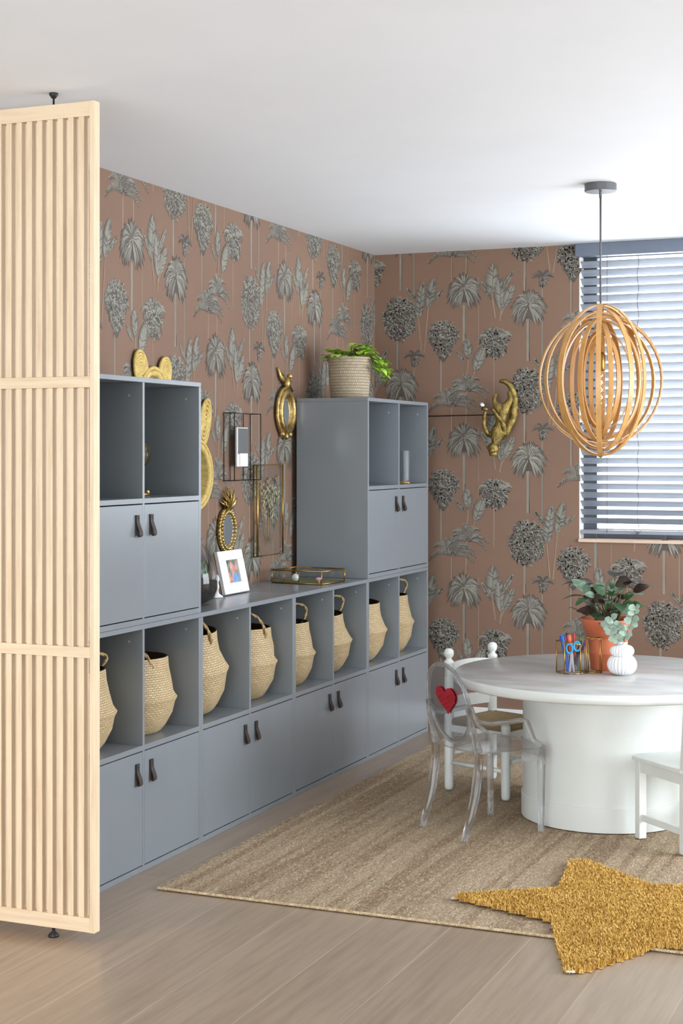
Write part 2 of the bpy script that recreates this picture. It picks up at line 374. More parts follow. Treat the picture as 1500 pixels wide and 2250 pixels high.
# stems first so the crowns lie over them (crop px about the fan palm, y up)
trunk(0, -120, -375, 20); trunk(435, -120, -500, 20); trunk(530, -10, -560, 8)
trunk(-468, -330, -590, 16); trunk(-160, -460, -690, 11); trunk(205, -430, -730, 7, 5); trunk(100, 60, -420, 5, 5)
trunk(-85, -800, -980, 10, 5); trunk(15, -640, -980, 10, 5)
fern(-85, -800, 165, 11, 5, 175); fern(20, -700, 130, 9, -5, 170, 28)
bush(-450, -185, 128, 145, 175, 330, 34); bush(-145, -335, 112, 125, 160, 240, 36, True); bush(205, -370, 104, 96, 115, 190, 33, False, 12)
banana(190, -50, 205, 145, 52, (215, -215)); banana(255, -160, 240, 60, 46, (245, -235)); banana(275, -145, 335, -5, 36, (250, -200)); banana(255, -40, 335, 88, 18); banana(190, -90, 120, 30, 16)
banana(-320, -200, -285, 55, 42, (-300, -420)); banana(-250, -130, -205, 70, 44, (-280, -430)); banana(-235, -100, -140, -15, 17); banana(-330, -80, -400, 5, 14)
banana(30, -480, 20, -345, 40, (20, -580)); banana(75, -560, 135, -400, 48, (50, -620)); banana(5, -500, -50, -430, 14)
palm(0, 0, 124, 100, 150); palm(440, -130, 126, 105, 140)
bush(535, 25, 34, 36, 50, 26, 26)
for a in (-20, 15, 165, 200, 60, 120): strip((535, 45), (535+80*math.cos(math.radians(a)), 45+40*math.sin(math.radians(a))), (0, 26), 16, 2 if a in (15, 165) else 1, 4)

def wall_print(b, tf, u0, v0, urange, vrange, skip):
    """repeat the drop over the wall; tf(u, v, d) -> world point d in front of the wall"""
    pu, pv = .7045, .7905
    iu0 = math.floor((urange[0]-u0)/pu)-1; iu1 = math.ceil((urange[1]-u0)/pu)+1
    nT = len(TILE)
    for i in range(iu0, iu1+1):
        for j in range(-5, 5):
            du = u0+i*pu; dv = v0+j*pv-(pv/2 if i % 2 else 0)
            for q, (pts, mi) in enumerate(TILE):
                ps = [(du+x*K, dv+y*K) for x, y in pts]
                cu = sum(p[0] for p in ps)/4; cv = sum(p[1] for p in ps)/4
                if not (urange[0] < cu < urange[1] and vrange[0] < cv < vrange[1]) or skip(cu, cv): continue
                d = .0002+.0012*q/nT+(.0001 if i % 2 else 0)
                b.add([tf(max(urange[0], min(urange[1], u)), min(v_, vrange[1]), d) for u, v_ in ps], [(0,1,2,3)], mi)
b = MB(); b.box(XW-.12, XW, 3.95, YB+.12, 0, ZC)
wall_print(b, lambda u, v_, d: (XW+d, u, v_), 5.248, 2.269, (4.3, YB), (.8, ZC), lambda u, v_: False)
struct(b.build('wall_left', WALLM))
b = MB()   # back wall with window opening
b.box(XW-.12, WX0, YB, YB+.14, 0, ZC); b.box(WX1, 3, YB, YB+.14, 0, ZC); b.box(WX0, WX1, YB, YB+.14, 0, WZ0)
wall_print(b, lambda u, v_, d: (u, YB-d, v_), -2.573, 2.312, (XW, -.9), (.3, ZC), lambda u, v_: u > WX0-.004 and v_ > WZ0-.012)
struct(b.build('wall_back', WALLM))
b = MB(); b.box(2.2, 2.32, 7.25, YB+.1, 0, ZC); b.box(2.2, 2.32, -3, 4.45, 0, ZC); b.box(2.2, 2.32, 4.45, 7.25, 0, .35); b.box(2.2, 2.32, 4.45, 7.25, 2.35, ZC); struct(b.build('wall_right', plaster))
b = MB(); b.box(-6, -2.6, -3.1, -3, 0, ZC); b.box(1.4, 2.3, -3.1, -3, 0, ZC); struct(b.build('wall_front', plaster))
b = MB(); b.box(-6.1, -6, -3, 8.2, 0, ZC); b.box(-6, XW-.12, 5.2, 5.3, 0, ZC); struct(b.build('wall_hall', plaster))
b = MB(); b.box(XW+.4, 3-.8, YB-.014, YB, 0, .10, .003); struct(b.build('baseboard_back', trimw))
# window: frame, pane, sill
wf = MB(); wf.box(WX0, WX0+.075, YB+.075, YB+.12, WZ0, ZC, .003); wf.box(WX1-.07, WX1, YB+.075, YB+.12, WZ0, ZC, .003); wf.box(WX0+.075, WX1-.07, YB+.08, YB+.12, WZ0, WZ0+.05, .003); wf.box(WX0+.075, WX1-.07, YB+.08, YB+.12, 2.44, ZC, .003)
wn = struct(wf.build('window_1', mottled('window_frame', rgb(60,66,78), rgb(54,60,72), .4, 5, .02)))
wp = MB(); wp.box(WX0+.075, WX1-.07, YB+.097, YB+.103, WZ0+.05, 2.44); wp.build('pane', winglass, wn)
sl = MB(); sl.box(WX0-.002, WX1, YB-.012, YB+.075, WZ0-.016, WZ0+.001, .002); struct(sl.build('trim_1', mottled('sill', rgb(216,190,168), rgb(206,180,158), .5, 5, .02)))
wr = MB(); wr.box(WX0-.0005, WX0+.006, YB+.002, YB+.075, WZ0, 2.44); struct(wr.build('trim_2', trimw))
# venetian blind
bl = thing('venetian_blind', 'slate blue-grey wooden venetian blind hanging in the window, slats half open', 'blind', (WX0, YB-.01, 0))
m_ = MB(); m_.box(-.012, WX1-WX0, -.028, .03, 2.437, ZC-.001, .002); m_.build('pelmet', mottled('pelmet_paint', rgb(104,114,130), rgb(98,108,124), .45, 6, .02), bl)
sm_ = MB(); y0 = .035; t_ = math.radians(33); z = 2.40; k = 0
sp_ = MB(); sp_.box(0, WX1-WX0-.01, -.0265, .0265, -.0014, .0014, .0009)
slat0 = None
while z > 1.06:
    if slat0 is None: slat0 = sp_.build('slat', slatm, bl); o_ = slat0
    else: o_ = slat0.copy(); C.objects.link(o_)
    o_.location = (.006, y0, z); o_.rotation_euler = (-t_, 0, 0); z -= .0437
m_ = MB(); m_.box(.006, WX1-WX0-.01, y0-.026, y0+.026, 1.022, 1.042, .003); m_.build('bottom_rail', slatm, bl)
for x in (.145, 1.15, 2.1):
    m_ = MB(); m_.tube([(x, y0-.027, 2.437), (x, y0-.027, 1.03)], .0012, 6); m_.build('ladder_cord', graph, bl)
m_ = MB(); m_.tube([(.305+.004*math.sin(i*1.3), -.004, 2.43-i*.0275) for i in range(51)], .0016, 6); m_.tube([(.305+.018*math.sin(a*PI/6), -.004, 1.035+.018-.018*math.cos(a*PI/6)) for a in range(12)], .0012, 6, True); m_.sphere((.305, -.004, 1.027), .008, 8); m_.build('pull_cord', graph, bl)

# ---------------------------------------------------------------- cabinets
capm = mottled('cap_grey', rgb(168,172,176), rgb(160,164,168), .4, 5, 0)
XF = -2.687; T = .8475; t = .016
def handle(parent, y, z):
    m = MB(); pr = [(.0015, .0), (.003, -.022), (.010, -.040), (.017, -.058), (.018, -.068), (.012, -.074), (.006, -.066), (.005, -.045), (.0045, -.024), (.0042, 0)]
    k = 14
    m.band([(p[0], 0, p[1]) for p in pr], (0, 1, 0), .0028, .021, False)
    m.lathe([(0, .0065), (.004, .0062), (.004, .003)], 12, (0, 0, -.010), 0, True, Matrix.Rotation(PI/2, 4, 'Y'))
    o = m.build('handle', leather, parent); o.location = (0.0, y, z); return o
def cabinet(y0, y1, yd, z0, depth, label, group):
    th = thing('storage_cabinet', label, 'cabinet', (XF, y0, z0), 0, group)
    W = y1-y0; D = yd-y0; m = MB(); X0 = -depth; e = .0008
    m.box(X0, 0, e, t, 0, T-.0178, .0012); m.box(X0, 0, W-t, W-e, 0, T-.0178, .0012); m.box(X0, 0, e, W-e, T-.0175, T-e, .0012); m.box(X0, 0, t, W-t, 0, .019, .0012)
    m.box(X0, 0, t, W-t, .414, .432, .0012); m.box(X0, -.0005, D-.0065, D+.0065, .019, T-.0175, .001); m.box(X0, X0+.006, t, W-t, .01, T-.01)
    m.build('carcass', paint, th)
    for sd in (0, 1):
        a, c_ = (t+.0015, D-.0075) if sd == 0 else (D+.0075, W-t-.0015)
        d_ = MB(); d_.box(-.017, -.0005, a, c_, .0225, .4105, .0012); dr = d_.build('door', paint, th)
        handle(dr, (D-.048 if sd == 0 else D+.048), .376)
    for yy in (D-.0068, W-t-.0002):
        cc = MB(); cc.lathe([(0, .0012), (.0040, .0010), (.0045, 0)], 14, (-.055, yy, T-.062), 0, True, Matrix.Rotation(PI/2, 4, 'X')); cc.build('cam_cover', capm, th)
    return th
YS = [(4.240, 5.077, 4.658), (5.077, 5.904, 5.4877), (5.904, 6.730, 6.3235), (6.730, 7.570, 7.146)]
G1 = 'grey cabinets of the bottom row'; G2 = 'grey tower cabinets standing on the bottom row'
cabinet(*YS[0], 0, .385, 'grey bottom-row cabinet next to the slatted screen, under the left tower', G1)
cabinet(*YS[1], 0, .385, 'grey bottom-row cabinet below the white photo frame, right of the left tower', G1)
cabinet(*YS[2], 0, .385, 'grey bottom-row cabinet below the brass glass box, left of the right tower', G1)
cabinet(*YS[3], 0, .385, 'grey bottom-row cabinet in the room corner, under the right tower', G1)
cabinet(*YS[0], T, .365, 'grey tower cabinet stacked beside the slatted screen', G2)
cabinet(*YS[3], T, .365, 'grey tower cabinet near the corner with a plant basket on top', G2)

# ---------------------------------------------------------------- belly baskets in the bottom row
def lathe_basket(m, H, rb, rbel, rr_, zb, tw=0):
    prof = [(0, 0), (rb*.9, 0), (rb, .008), (rb*1.14, H*.10), (rbel*.90, H*.26), (rbel*.95, zb*.86), (rbel*.99, zb*.965), (rbel, zb), (rbel*.975, zb*1.035), (rbel*.92, zb+.02), (rr_*1.06, zb+(H-zb)*.45), (rr_*1.0, zb+(H-zb)*.72), (rr_*.98, H-.006), (rr_*.965, H)]
    m.lathe(prof, 56)
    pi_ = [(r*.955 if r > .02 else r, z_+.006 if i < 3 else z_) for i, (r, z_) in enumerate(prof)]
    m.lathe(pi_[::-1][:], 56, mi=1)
bask = [  # (cell centre Y, height, belly r, rim r, belly z, dx, dy, tilt, handle kind)
 (4.449, .275, .172, .138, .130, .0, .004, (.02, .0), 'back'), (4.868, .272, .172, .142, .125, .0, .0, (0, .0), 'side'),
 (5.283, .312, .172, .128, .168, .0, -.005, (.09, .05), 'front'), (5.696, .290, .175, .150, .150, .0, .018, (0, .0), 'front'),
 (6.113, .272, .170, .142, .138, .0, .004, (0, .0), 'up'), (6.526, .262, .172, .132, .140, .0, .004, (.06, .02), 'up'),
 (6.938, .280, .175, .135, .150, .0, .012, (.03, .06), 'none'), (7.358, .285, .172, .140, .150, .0, .0, (0, .0), 'up')]
labs = ['woven seagrass belly basket half hidden by the slatted screen, first in the row', 'squat seagrass basket in the cell beside the screen, handle rising at the back', 'tall seagrass basket leaning left, in the first cell right of the left tower', 'seagrass basket with a looped rope handle over its front rim, below the photo frame end',
 'seagrass basket in the cell left of the brass box, rope handle standing up', 'seagrass basket tipped left in the cell just before the right tower, handle raised', 'seagrass basket showing its dark mouth, without a raised handle, under the right tower', 'partly hidden seagrass basket in the last cell at the corner']
for i, (cy, H, rbel, rr_, zb, dx, dy, tl, hk) in enumerate(bask):
    th = thing('belly_basket', labs[i], 'basket', (-2.868+dx, cy+dy, .4325+.178*abs(tl[0])*.62+.11*abs(tl[1])), 0, 'seagrass baskets in the grey cabinets', rot=(tl[0], tl[1], 0))
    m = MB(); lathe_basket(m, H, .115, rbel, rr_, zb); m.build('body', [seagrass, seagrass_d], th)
    def hnd(pts, nm='rope_handle'):
        pts = [Vector(p) for p in pts]; out = []
        for q in range(len(pts)-1):          # catmull-rom
            p0 = pts[max(q-1, 0)]; p1 = pts[q]; p2 = pts[q+1]; p3 = pts[min(q+2, len(pts)-1)]
            for s_ in range(6):
                u = s_/6; out.append(.5*((2*p1)+(-p0+p2)*u+(2*p0-5*p1+4*p2-p3)*u*u+(-p0+3*p1-3*p2+p3)*u**3))
        out.append(pts[-1]); mm = MB()
        for ph in (0, PI):
            mm.tube([p+Vector((math.cos(j*.9+ph), math.sin(j*.9+ph), .4*math.sin(j*.9+ph)))*.0028 for j, p in enumerate(out)], .0042, 6)
        mm.build(nm, ropem, th)
    r_ = rr_
    if hk == 'front':
        hnd([(r_*.5, r_*.30-.05, H-.05), (r_*.98, -.02, H-.035), (r_*.97, -.035, H+.01), (r_*.85, -.06, H+.05), (r_*.6, -.09, min(H+.068, .378)), (r_*.3, -.11, H+.05), (r_*.1, -r_*.85, H-.01)])
    elif hk == 'up':
        k_ = (.0, .02, .03, .0)[(0, 0, 0, 0, 0, 1, 0, 2)[i]]
        hnd([(.07, r_*.78, H-.02), (.085, r_*.88+k_, H+.035), (.075, r_*.70+k_, H+.065), (.045, r_*.25, H+.072), (.01, -r_*.3, H+.06), (-.02, -r_*.93, H-.01)])
    elif hk == 'side':
        hnd([(-.12, r_*.30, H-.03), (-.125, r_*.34, H+.02), (-.125, r_*.30, H+.07), (-.10, -.02, H+.10), (-.05, -r_*.6, H+.07), (.0, -r_*.95, H-.01)])
        hnd([(r_*.9, -r_*.38, H-.03), (r_*.72, -r_*.6, H+.025), (r_*.35, -r_*.9, H-.01)])
    elif hk == 'back':
        hnd([(.06, r_*.80, H-.015), (.085, r_*.92, H+.028), (.06, r_*.5, H+.05), (.03, 0, H+.045), (.02, -r_*.5, H+.025), (.0, -r_*.93, H-.01)])
    else:
        hnd([(-r_*.5, r_*.8, H-.005), (-r_*.8, r_*.5, H+.018), (-r_*.95, .0, H+.006)])

# ---------------------------------------------------------------- slatted oak screen
sc = thing('slatted_screen', 'floor-to-ceiling pale oak slatted room divider screen at the left', 'room divider', (-2.421, 3.909, 0))
def sbox(n, x0, x1, y0, y1, z0, z1, m=oak): q = MB(); q.box(x0, x1, y0, y1, z0, z1, .0012); return q.build(n, m, sc)
sbox('stile', -.0165, 0, 0, .031, .030, 2.466)
sbox('stile', -.9, -.884, 0, .031, .030, 2.466)
for nm, z0, z1 in (('top_rail', 2.422, 2.4655), ('middle_rail', 1.627, 1.660), ('middle_rail', .834, .866), ('bottom_rail', .0305, .073)): sbox(nm, -.884, -.0165, .0003, .031, z0, z1, oakh)
x = -.0358; k = 0
while x > -.875:
    for z0, z1 in ((.073, .834), (.866, 1.627), (1.660, 2.422)): sbox('slat', x-.0186, x, .001, .030, z0, z1)
    x -= .0361
for x in (-.149, -.75):
    for up in (0, 1):
        q = MB()
        if up: q.lathe([(0, 2.4655), (.003, 2.4655), (.003, 2.487), (.006, 2.487), (.0135, 2.4975), (.0135, 2.5025), (0, 2.5025)], 20, (x, .015, 0))
        else: q.lathe([(0, 0), (.016, 0), (.016, .006), (.008, .014), (.005, .016), (.005, .031), (0, .031)], 20, (x, .015, 0))
        q.build('foot' if not up else 'ceiling_clamp', darkplastic, sc)

# ---------------------------------------------------------------- rugs
zr = .0105
def grid_mesh(m, x0, x1, y0, y1, nx, ny, zf, mi=0):
    vs = [(x0+(x1-x0)*i/nx, y0+(y1-y0)*j/ny, zf(i, j)) for j in range(ny+1) for i in range(nx+1)]
    m.add(vs, [(j*(nx+1)+i, j*(nx+1)+i+1, (j+1)*(nx+1)+i+1, (j+1)*(nx+1)+i) for j in range(ny) for i in range(nx)], mi, True)
rd = random.Random(3)
q = MB(); RX0, RX1, RY0, RY1 = -2.53, .55, 4.475, 7.45
q.box(RX0+.004, RX1, RY0+.004, RY1, .0006, .008)
NX, NY = 380, 340
wob = [rd.uniform(-.004, .004) for _ in range(NY+1)]; wo2 = [rd.uniform(-.003, .003) for _ in range(NX+1)]
vs = []
for j in range(NY+1):
    for i in range(NX+1):
        x = RX0+(RX1-RX0)*i/NX+(wob[j] if i == 0 else 0); y = RY0+(RY1-RY0)*j/NY+(wo2[i] if j == 0 else 0)
        vs.append((x, y, .002 if i in (0, NX) or j in (0, NY) else zr+rd.uniform(-.0022, .0014)))
q.add(vs, [(j*(NX+1)+i, j*(NX+1)+i+1, (j+1)*(NX+1)+i+1, (j+1)*(NX+1)+i) for j in range(NY) for i in range(NX)], 0, True)
for x in range(900):   # loose fibres along the left edge
    y = rd.uniform(RY0, RY1); l_ = rd.uniform(.006, .016); a = rd.uniform(-.9, .9)
    q.add([(RX0+.012, y, .011), (RX0+.012, y+.0025, .012), (RX0-l_+.006, y+a*l_, .004+rd.uniform(0, .012))], [(0,1,2)], 0)
for k in range(30000):   # short pile
    x = rd.uniform(RX0+.01, -.2); y = rd.uniform(RY0+.01, 6.6); a = rd.uniform(0, 2*PI); l_ = rd.uniform(.004, .010)
    q.add([(x, y, .010), (x+.0018, y+.0018, .010), (x+math.cos(a)*l_, y+math.sin(a)*l_, .0115+rd.uniform(0, .0022))], [(0,1,2)], rd.choice((0, 0, 0, 1)))
n = 700
for ph in (0, PI):
    q.tube([(RX0+(RX1-RX0)*k/n, RY0-.001+.0022*math.cos(k*1.5+ph), .0068+.0022*math.sin(k*1.5+ph)) for k in range(n+1)], .0036, 5, mi=1)
rug = q.build('jute_rug', [jute, jute_e]); tag(rug, 'large rectangular natural jute rug under the round table', 'rug')

# star: outer/inner points
SP = [(-1.580, 4.695), (-1.570, 4.735), (-1.300, 4.925), (-1.350, 5.275), (-1.300, 5.300), (-1.04, 5.08), (-.62, 5.16), (-.72, 4.86), (-.5, 4.50), (-.90, 4.47), (-1.045, 4.200), (-1.085, 4.185), (-1.235, 4.585)]
def inside(x, y, poly):
    c_ = False; n = len(poly)
    for i in range(n):
        (x1, y1), (x2, y2) = poly[i], poly[(i+1) % n]
        if (y1 > y) != (y2 > y) and x < (x2-x1)*(y-y1)/(y2-y1)+x1: c_ = not c_
    return c_
q = MB(); n = len(SP)
def zb_(x, y): return .0165 if y > 4.49 else (.0165-.0145*min(1, (4.49-y)/.06) if y > 4.43 else .002)
cx = sum(p[0] for p in SP)/n; cy = sum(p[1] for p in SP)/n
rg = [[(cx+(p[0]-cx)*f_, cy+(p[1]-cy)*f_) for p in SP] for f_ in (1, .96)]
# slab built from a fine grid clipped to the star
st = .02
cells = {}
xs = [(-1.6+st*i) for i in range(60)]; ys = [4.16+st*j for j in range(60)]
for x in xs:
    for y in ys:
        if inside(x+st/2, y+st/2, SP):
            z = max(zb_(x, y), .0145 if y > 4.47 else .002)
            q.add([(x, y, zb_(x, y)), (x+st, y, zb_(x+st, y)), (x+st, y+st, zb_(x+st, y+st)), (x, y+st, zb_(x, y+st))], [(0,1,2,3)], 0)
k = 0
while k < 46000:
    x = rd.uniform(-1.6, -.45); y = rd.uniform(4.15, 5.32)
    if not inside(x, y, SP): continue
    k += 1; z = zb_(x, y); a = rd.uniform(0, 2*PI); l_ = rd.uniform(.003, .011); h = rd.uniform(.009, .018)
    wx, wy = -math.sin(a)*.0019, math.cos(a)*.0019; mx_, my_ = x+math.cos(a)*l_*.5, y+math.sin(a)*l_*.5
    q.add([(x-wx, y-wy, z), (x+wx, y+wy, z), (mx_+wx*1.1, my_+wy*1.1, z+h*.75), (mx_-wx*1.1, my_-wy*1.1, z+h*.75), (x+math.cos(a)*l_, y+math.sin(a)*l_, z+h)], [(0,1,2,3), (3,2,4)], rd.choice((0, 0, 1)))
star = q.build('star_rug', [mustard, mustard2]); tag(star, 'shaggy mustard yellow star-shaped rug lying over the edge of the jute rug', 'rug')
for (x, y, z) in ((-1.578, 4.703, .018), (-1.072, 4.190, .008)):
    q = MB(); q.obox((0, 0, 0), (.012, .002, 0), (-.001, .006, 0), (0, 0, .0012)); o_ = q.build('care_label', trimw, star); o_.location = (x, y, z)

# ---------------------------------------------------------------- round table
TH = .57; TC = (-1.413, 6.043)
tb = thing('round_table', 'round white painted low table on a drum pedestal in the middle of the rug', 'table', (TC[0], TC[1], .0145))
q = MB(); q.lathe([(0, TH-.037-.0145), (.584, TH-.037-.0145), (.591, TH-.031-.0145), (.592, TH-.018-.0145), (.591, TH-.006-.0145), (.585, TH-.0145), (0, TH-.0145)], 96)
topm = mat('table_top_paint', rgb(204,202,196), .28); n1 = noise(topm, coords(topm, (1, 2.4, 1), (0, 0, .5)), 5, 4); r1 = ramp(topm, n1, [(.32, rgb(176,172,166)), (.55, rgb(192,191,188)), (.8, rgb(200,200,198))]); L(topm, r1.outputs[0], P(topm).inputs['Base Color'])
q.m = [1 if max(q.v[k][2] for k in f) > TH-.0146 and min(q.v[k][2] for k in f) > TH-.0146 else 0 for f in q.f]
q.build('tabletop', [white_t, topm], tb)
q = MB(); q.lathe([(0, .0), (.323, 0), (.323, .088), (.3215, .0905), (.3165, .091), (.3165, TH-.052)], 200, sm=False); q.build('pedestal', white_t, tb)

# ---------------------------------------------------------------- clear acrylic chair (local +Y is forward)
fx = Vector((.587, .81, 0)).normalized(); ang = math.atan2(-fx.x, fx.y)
gc = thing('acrylic_chair', 'transparent acrylic child armchair with a red heart on its round back', 'chair', (-1.7875, 5.639, .0142), ang)
SH = .318
q = MB()
seat_pts = [(-.145, -.115), (-.10, -.135), (0, -.142), (.10, -.135), (.145, -.115), (.168, .05), (.176, .155), (.165, .175), (.08, .188), (0, .192), (-.08, .188), (-.165, .175), (-.176, .155), (-.168, .05)]
k = len(seat_pts)
def plate(q, pts, z0, z1):
    k = len(pts); q.add([(x, y, z0) for x, y in pts]+[(x, y, z1) for x, y in pts], [tuple(range(k-1, -1, -1)), tuple(range(k, 2*k))]+[(i, (i+1) % k, k+(i+1) % k, k+i) for i in range(k)])
plate(q, seat_pts, SH-.004, SH+.003); q.build('seat', acrylic, gc, bevel=.0015)
q = MB(); ap = [(-.168, .06, 0), (-.172, .150, 0), (-.160, .172, 0), (-.08, .184, 0), (0, .188, 0), (.08, .184, 0), (.160, .172, 0), (.172, .150, 0), (.168, .06, 0)]
q.band([(x, y, SH-.026) for x, y, z in ap], (0, 0, 1), .004, .040, False); q.build('apron', acrylic, gc)
for sx, sy, fr in ((-1, 1, 1), (1, 1, 1), (-1, -1, 0), (1, -1, 0)):
    q = MB()
    if fr: q.tube([(sx*.157, .160, 0), (sx*.158, .160, .10), (sx*.161, .158, .22), (sx*.164, .157, SH-.005)], [.0125, .0135, .0155, .0175], 8)
    else: q.tube([(sx*.135, -.178, 0), (sx*.136, -.155, .07), (sx*.136, -.132, .15), (sx*.137, -.118, .24), (sx*.138, -.113, SH-.005)], [.0125, .015, .0175, .018, .017], 8)
    q.build('leg', acrylic, gc)
# round back: tilted oval shell with thick rim
def bk(u, v_):  # back surface: u across, v up from 0..1 ; leans back, slight curve
    return (u, -.128-.058*v_-.0+ .35*u*u, SH+.022+.295*v_)
rim = []
for i in range(40):
    a = 2*PI*i/40; rim.append(bk(.128*math.cos(a), .5+.5*math.sin(a)))
q = MB(); q.tube(rim, .0085, 8, True); q.build('back_rim', acrylic, gc)
q = MB(); n_r, n_a = 6, 40; vs = []
for side in (0, .004):
    for r in range(n_r+1):
        for i in range(n_a):
            a = 2*PI*i/n_a; p = bk(.128*r/n_r*math.cos(a), .5+.5*r/n_r*math.sin(a)); vs.append((p[0], p[1]-.002+side, p[2]))
o2 = (n_r+1)*n_a; fs = []
for sd in (0, 1):
    for r in range(n_r):
        for i in range(n_a):
            f_ = (sd*o2+r*n_a+i, sd*o2+r*n_a+(i+1) % n_a, sd*o2+(r+1)*n_a+(i+1) % n_a, sd*o2+(r+1)*n_a+i); fs.append(f_ if sd else f_[::-1])
q.add(vs, fs, 0, True); q.build('backrest', pane('acrylic_sheet', (.93,.935,.95,1), .25), gc, weld=True)
for sx in (-1, 1):
    q = MB(); q.tube([(sx*.137, -.114, SH), (sx*.136, -.128, SH+.05), (sx*.133, -.144, SH+.11), (sx*.128, -.158, SH+.165)], [.016, .013, .011, .009], 8); q.build('back_upright', acrylic, gc)
    q = MB(); q.tube([(sx*.130, -.150, SH+.155), (sx*.140, -.120, SH+.118), (sx*.156, -.07, SH+.106), (sx*.170, .0, SH+.108), (sx*.176, .055, SH+.112), (sx*.176, .078, SH+.104), (sx*.176, .092, SH+.075), (sx*.174, .112, SH+.035), (sx*.170, .150, SH+.004)], [.008, .009, .010, .010, .010, .010, .010, .010, .010], 8, rx=[.008, .010, .013, .014, .013, .012, .011, .011, .012]); q.build('armrest', acrylic, gc)
q = MB(); hp = []
for i in range(60):
    a = 2*PI*i/60; hx = 16*math.sin(a)**3; hy = 13*math.cos(a)-5*math.cos(2*a)-2*math.cos(3*a)-math.cos(4*a); hp.append((hx/16*.062, .55+hy/17*.215))
hn = 60
for i in range(hn):
    v0, v1 = .55+.215*(-1+1.72*i/hn), .55+.215*(-1+1.72*(i+1)/hn); vm = (v0+v1)/2
    xs_ = sorted(hp[k_][0]+(hp[(k_+1) % 60][0]-hp[k_][0])*(vm-hp[k_][1])/(hp[(k_+1) % 60][1]-hp[k_][1]) for k_ in range(60) if (hp[k_][1] > vm) != (hp[(k_+1) % 60][1] > vm))
    for j in range(0, len(xs_)-1, 2):
        for d_ in (-.0055, .0055):
            q.add([Vector(bk(u, v_))+Vector((0, d_, 0)) for u, v_ in ((xs_[j], v0), (xs_[j+1], v0), (xs_[j+1], v1), (xs_[j], v1))], [(0,1,2,3)])
redm = mottled('red_print', rgb(178,28,44), rgb(150,20,36), .25, 10, .05)
for i in range(9):
    t0 = -.052+i*.0125
    for sg in (1,):
        pts = []
        for s_ in range(13):
            u = -.060+.120*s_/12; v_ = .62+t0*5.2+u*1.6-0.04
            if inside(u, v_, hp): pts.append(bk(u, v_))
        if len(pts) > 1: q.tube([(x, y-.0045, z) for x, y, z in pts], .0024, 6)
q.build('heart', redm, gc)

# ---------------------------------------------------------------- white ladder-back chair with rush seat
def rotz(dx, dy): return math.atan2(-dx, dy)
wc = thing('ladderback_chair', 'small white ladder-back chair with ball finials and rush seat, behind the clear chair', 'chair', ((-2.0685-1.7865)/2, (6.3745+6.2685)/2, .0142), rotz(.282, -.106))
w2, d2 = .149, .15
def post(sx, sy, top, fin):
    q = MB(); pr = [(0, 0), (.015, 0), (.019, .012), (.0195, .05), (.0195, .28)]
    if fin: pr += [(.0195, .44), (.0185, .50), (.0175, .525), (.0215, .532), (.0215, .540), (.012, .549), (.0115, .554), (.019, .563), (.0215, .575), (.019, .587), (.010, .5945), (0, .596)]
    else: pr += [(.0195, .300), (.014, .309), (0, .311)]
    q.lathe(pr, 20, (sx*w2, sy*d2, 0)); q.build('back_post' if fin else 'front_leg', white_c, wc)
for sx in (-1, 1): post(sx, -1, .6, True); post(sx, 1, .3, False)
for z0, z1, nm in ((.335, .385, 'back_slat'), (.475, .535, 'back_slat')):
    q = MB(); ps = [(w2*u, -d2-.022*(1-u*u), 0) for u in [i/8-1 for i in range(17)]]
    vs = [];
    for (x, y, _) in ps:
        hh = (z1-z0); zz = z1-.010*(x/w2)**2
        vs += [(x, y-.006, z0), (x, y+.006, z0), (x, y+.006, zz), (x, y-.006, zz)]
    q.add(vs, [(i*4+j, i*4+(j+1) % 4, (i+1)*4+(j+1) % 4, (i+1)*4+j) for i in range(16) for j in range(4)]); q.build(nm, white_c, wc)
q = MB()
for z in (.115, .20):
    for sx in (-1, 1): q.tube([(sx*w2, -d2, z), (sx*w2, d2, z)], .0095, 10)
q.tube([(-w2, d2, .15), (w2, d2, .15)], .0095, 10); q.tube([(-w2, -d2, .15), (w2, -d2, .15)], .0095, 10); q.build('rung', white_c, wc)
q = MB(); q.box(-w2-.002, w2+.002, -d2+.004, -d2+.018, .245, .275, .003); q.box(-w2, w2, d2-.016, d2-.002, .245, .275, .003); q.box(-w2-.006, -w2+.008, -d2, d2, .245, .275, .003); q.box(w2-.008, w2+.006, -d2, d2, .245, .275, .003); q.build('seat_rail', white_c, wc)
q = MB(); n = 14
vs = [(-w2*.98+2*w2*.98*i/n, -d2*.98+2*d2*.98*j/n, .299-.012*(1-max(abs(2*i/n-1), abs(2*j/n-1)))) for j in range(n+1) for i in range(n+1)]
fs = [(j*(n+1)+i, j*(n+1)+i+1, (j+1)*(n+1)+i+1, (j+1)*(n+1)+i) for j in range(n) for i in range(n)]
q.add(vs, fs, 0, True, [[(k_ % (n+1)/n, k_//(n+1)/n) for k_ in f] for f in fs]); q.box(-w2*.98, w2*.98, -d2*.98, d2*.98, .276, .2865)
for sx in (-1, 1): q.tube([(sx*w2*.96, -d2*.9, .289), (sx*w2*.96, d2*.9, .289)], .0115, 8)
for sy in (-1, 1): q.tube([(-w2*.9, sy*d2*.96, .289), (w2*.9, sy*d2*.96, .289)], .0115, 8)
q.build('seat', rush, wc)

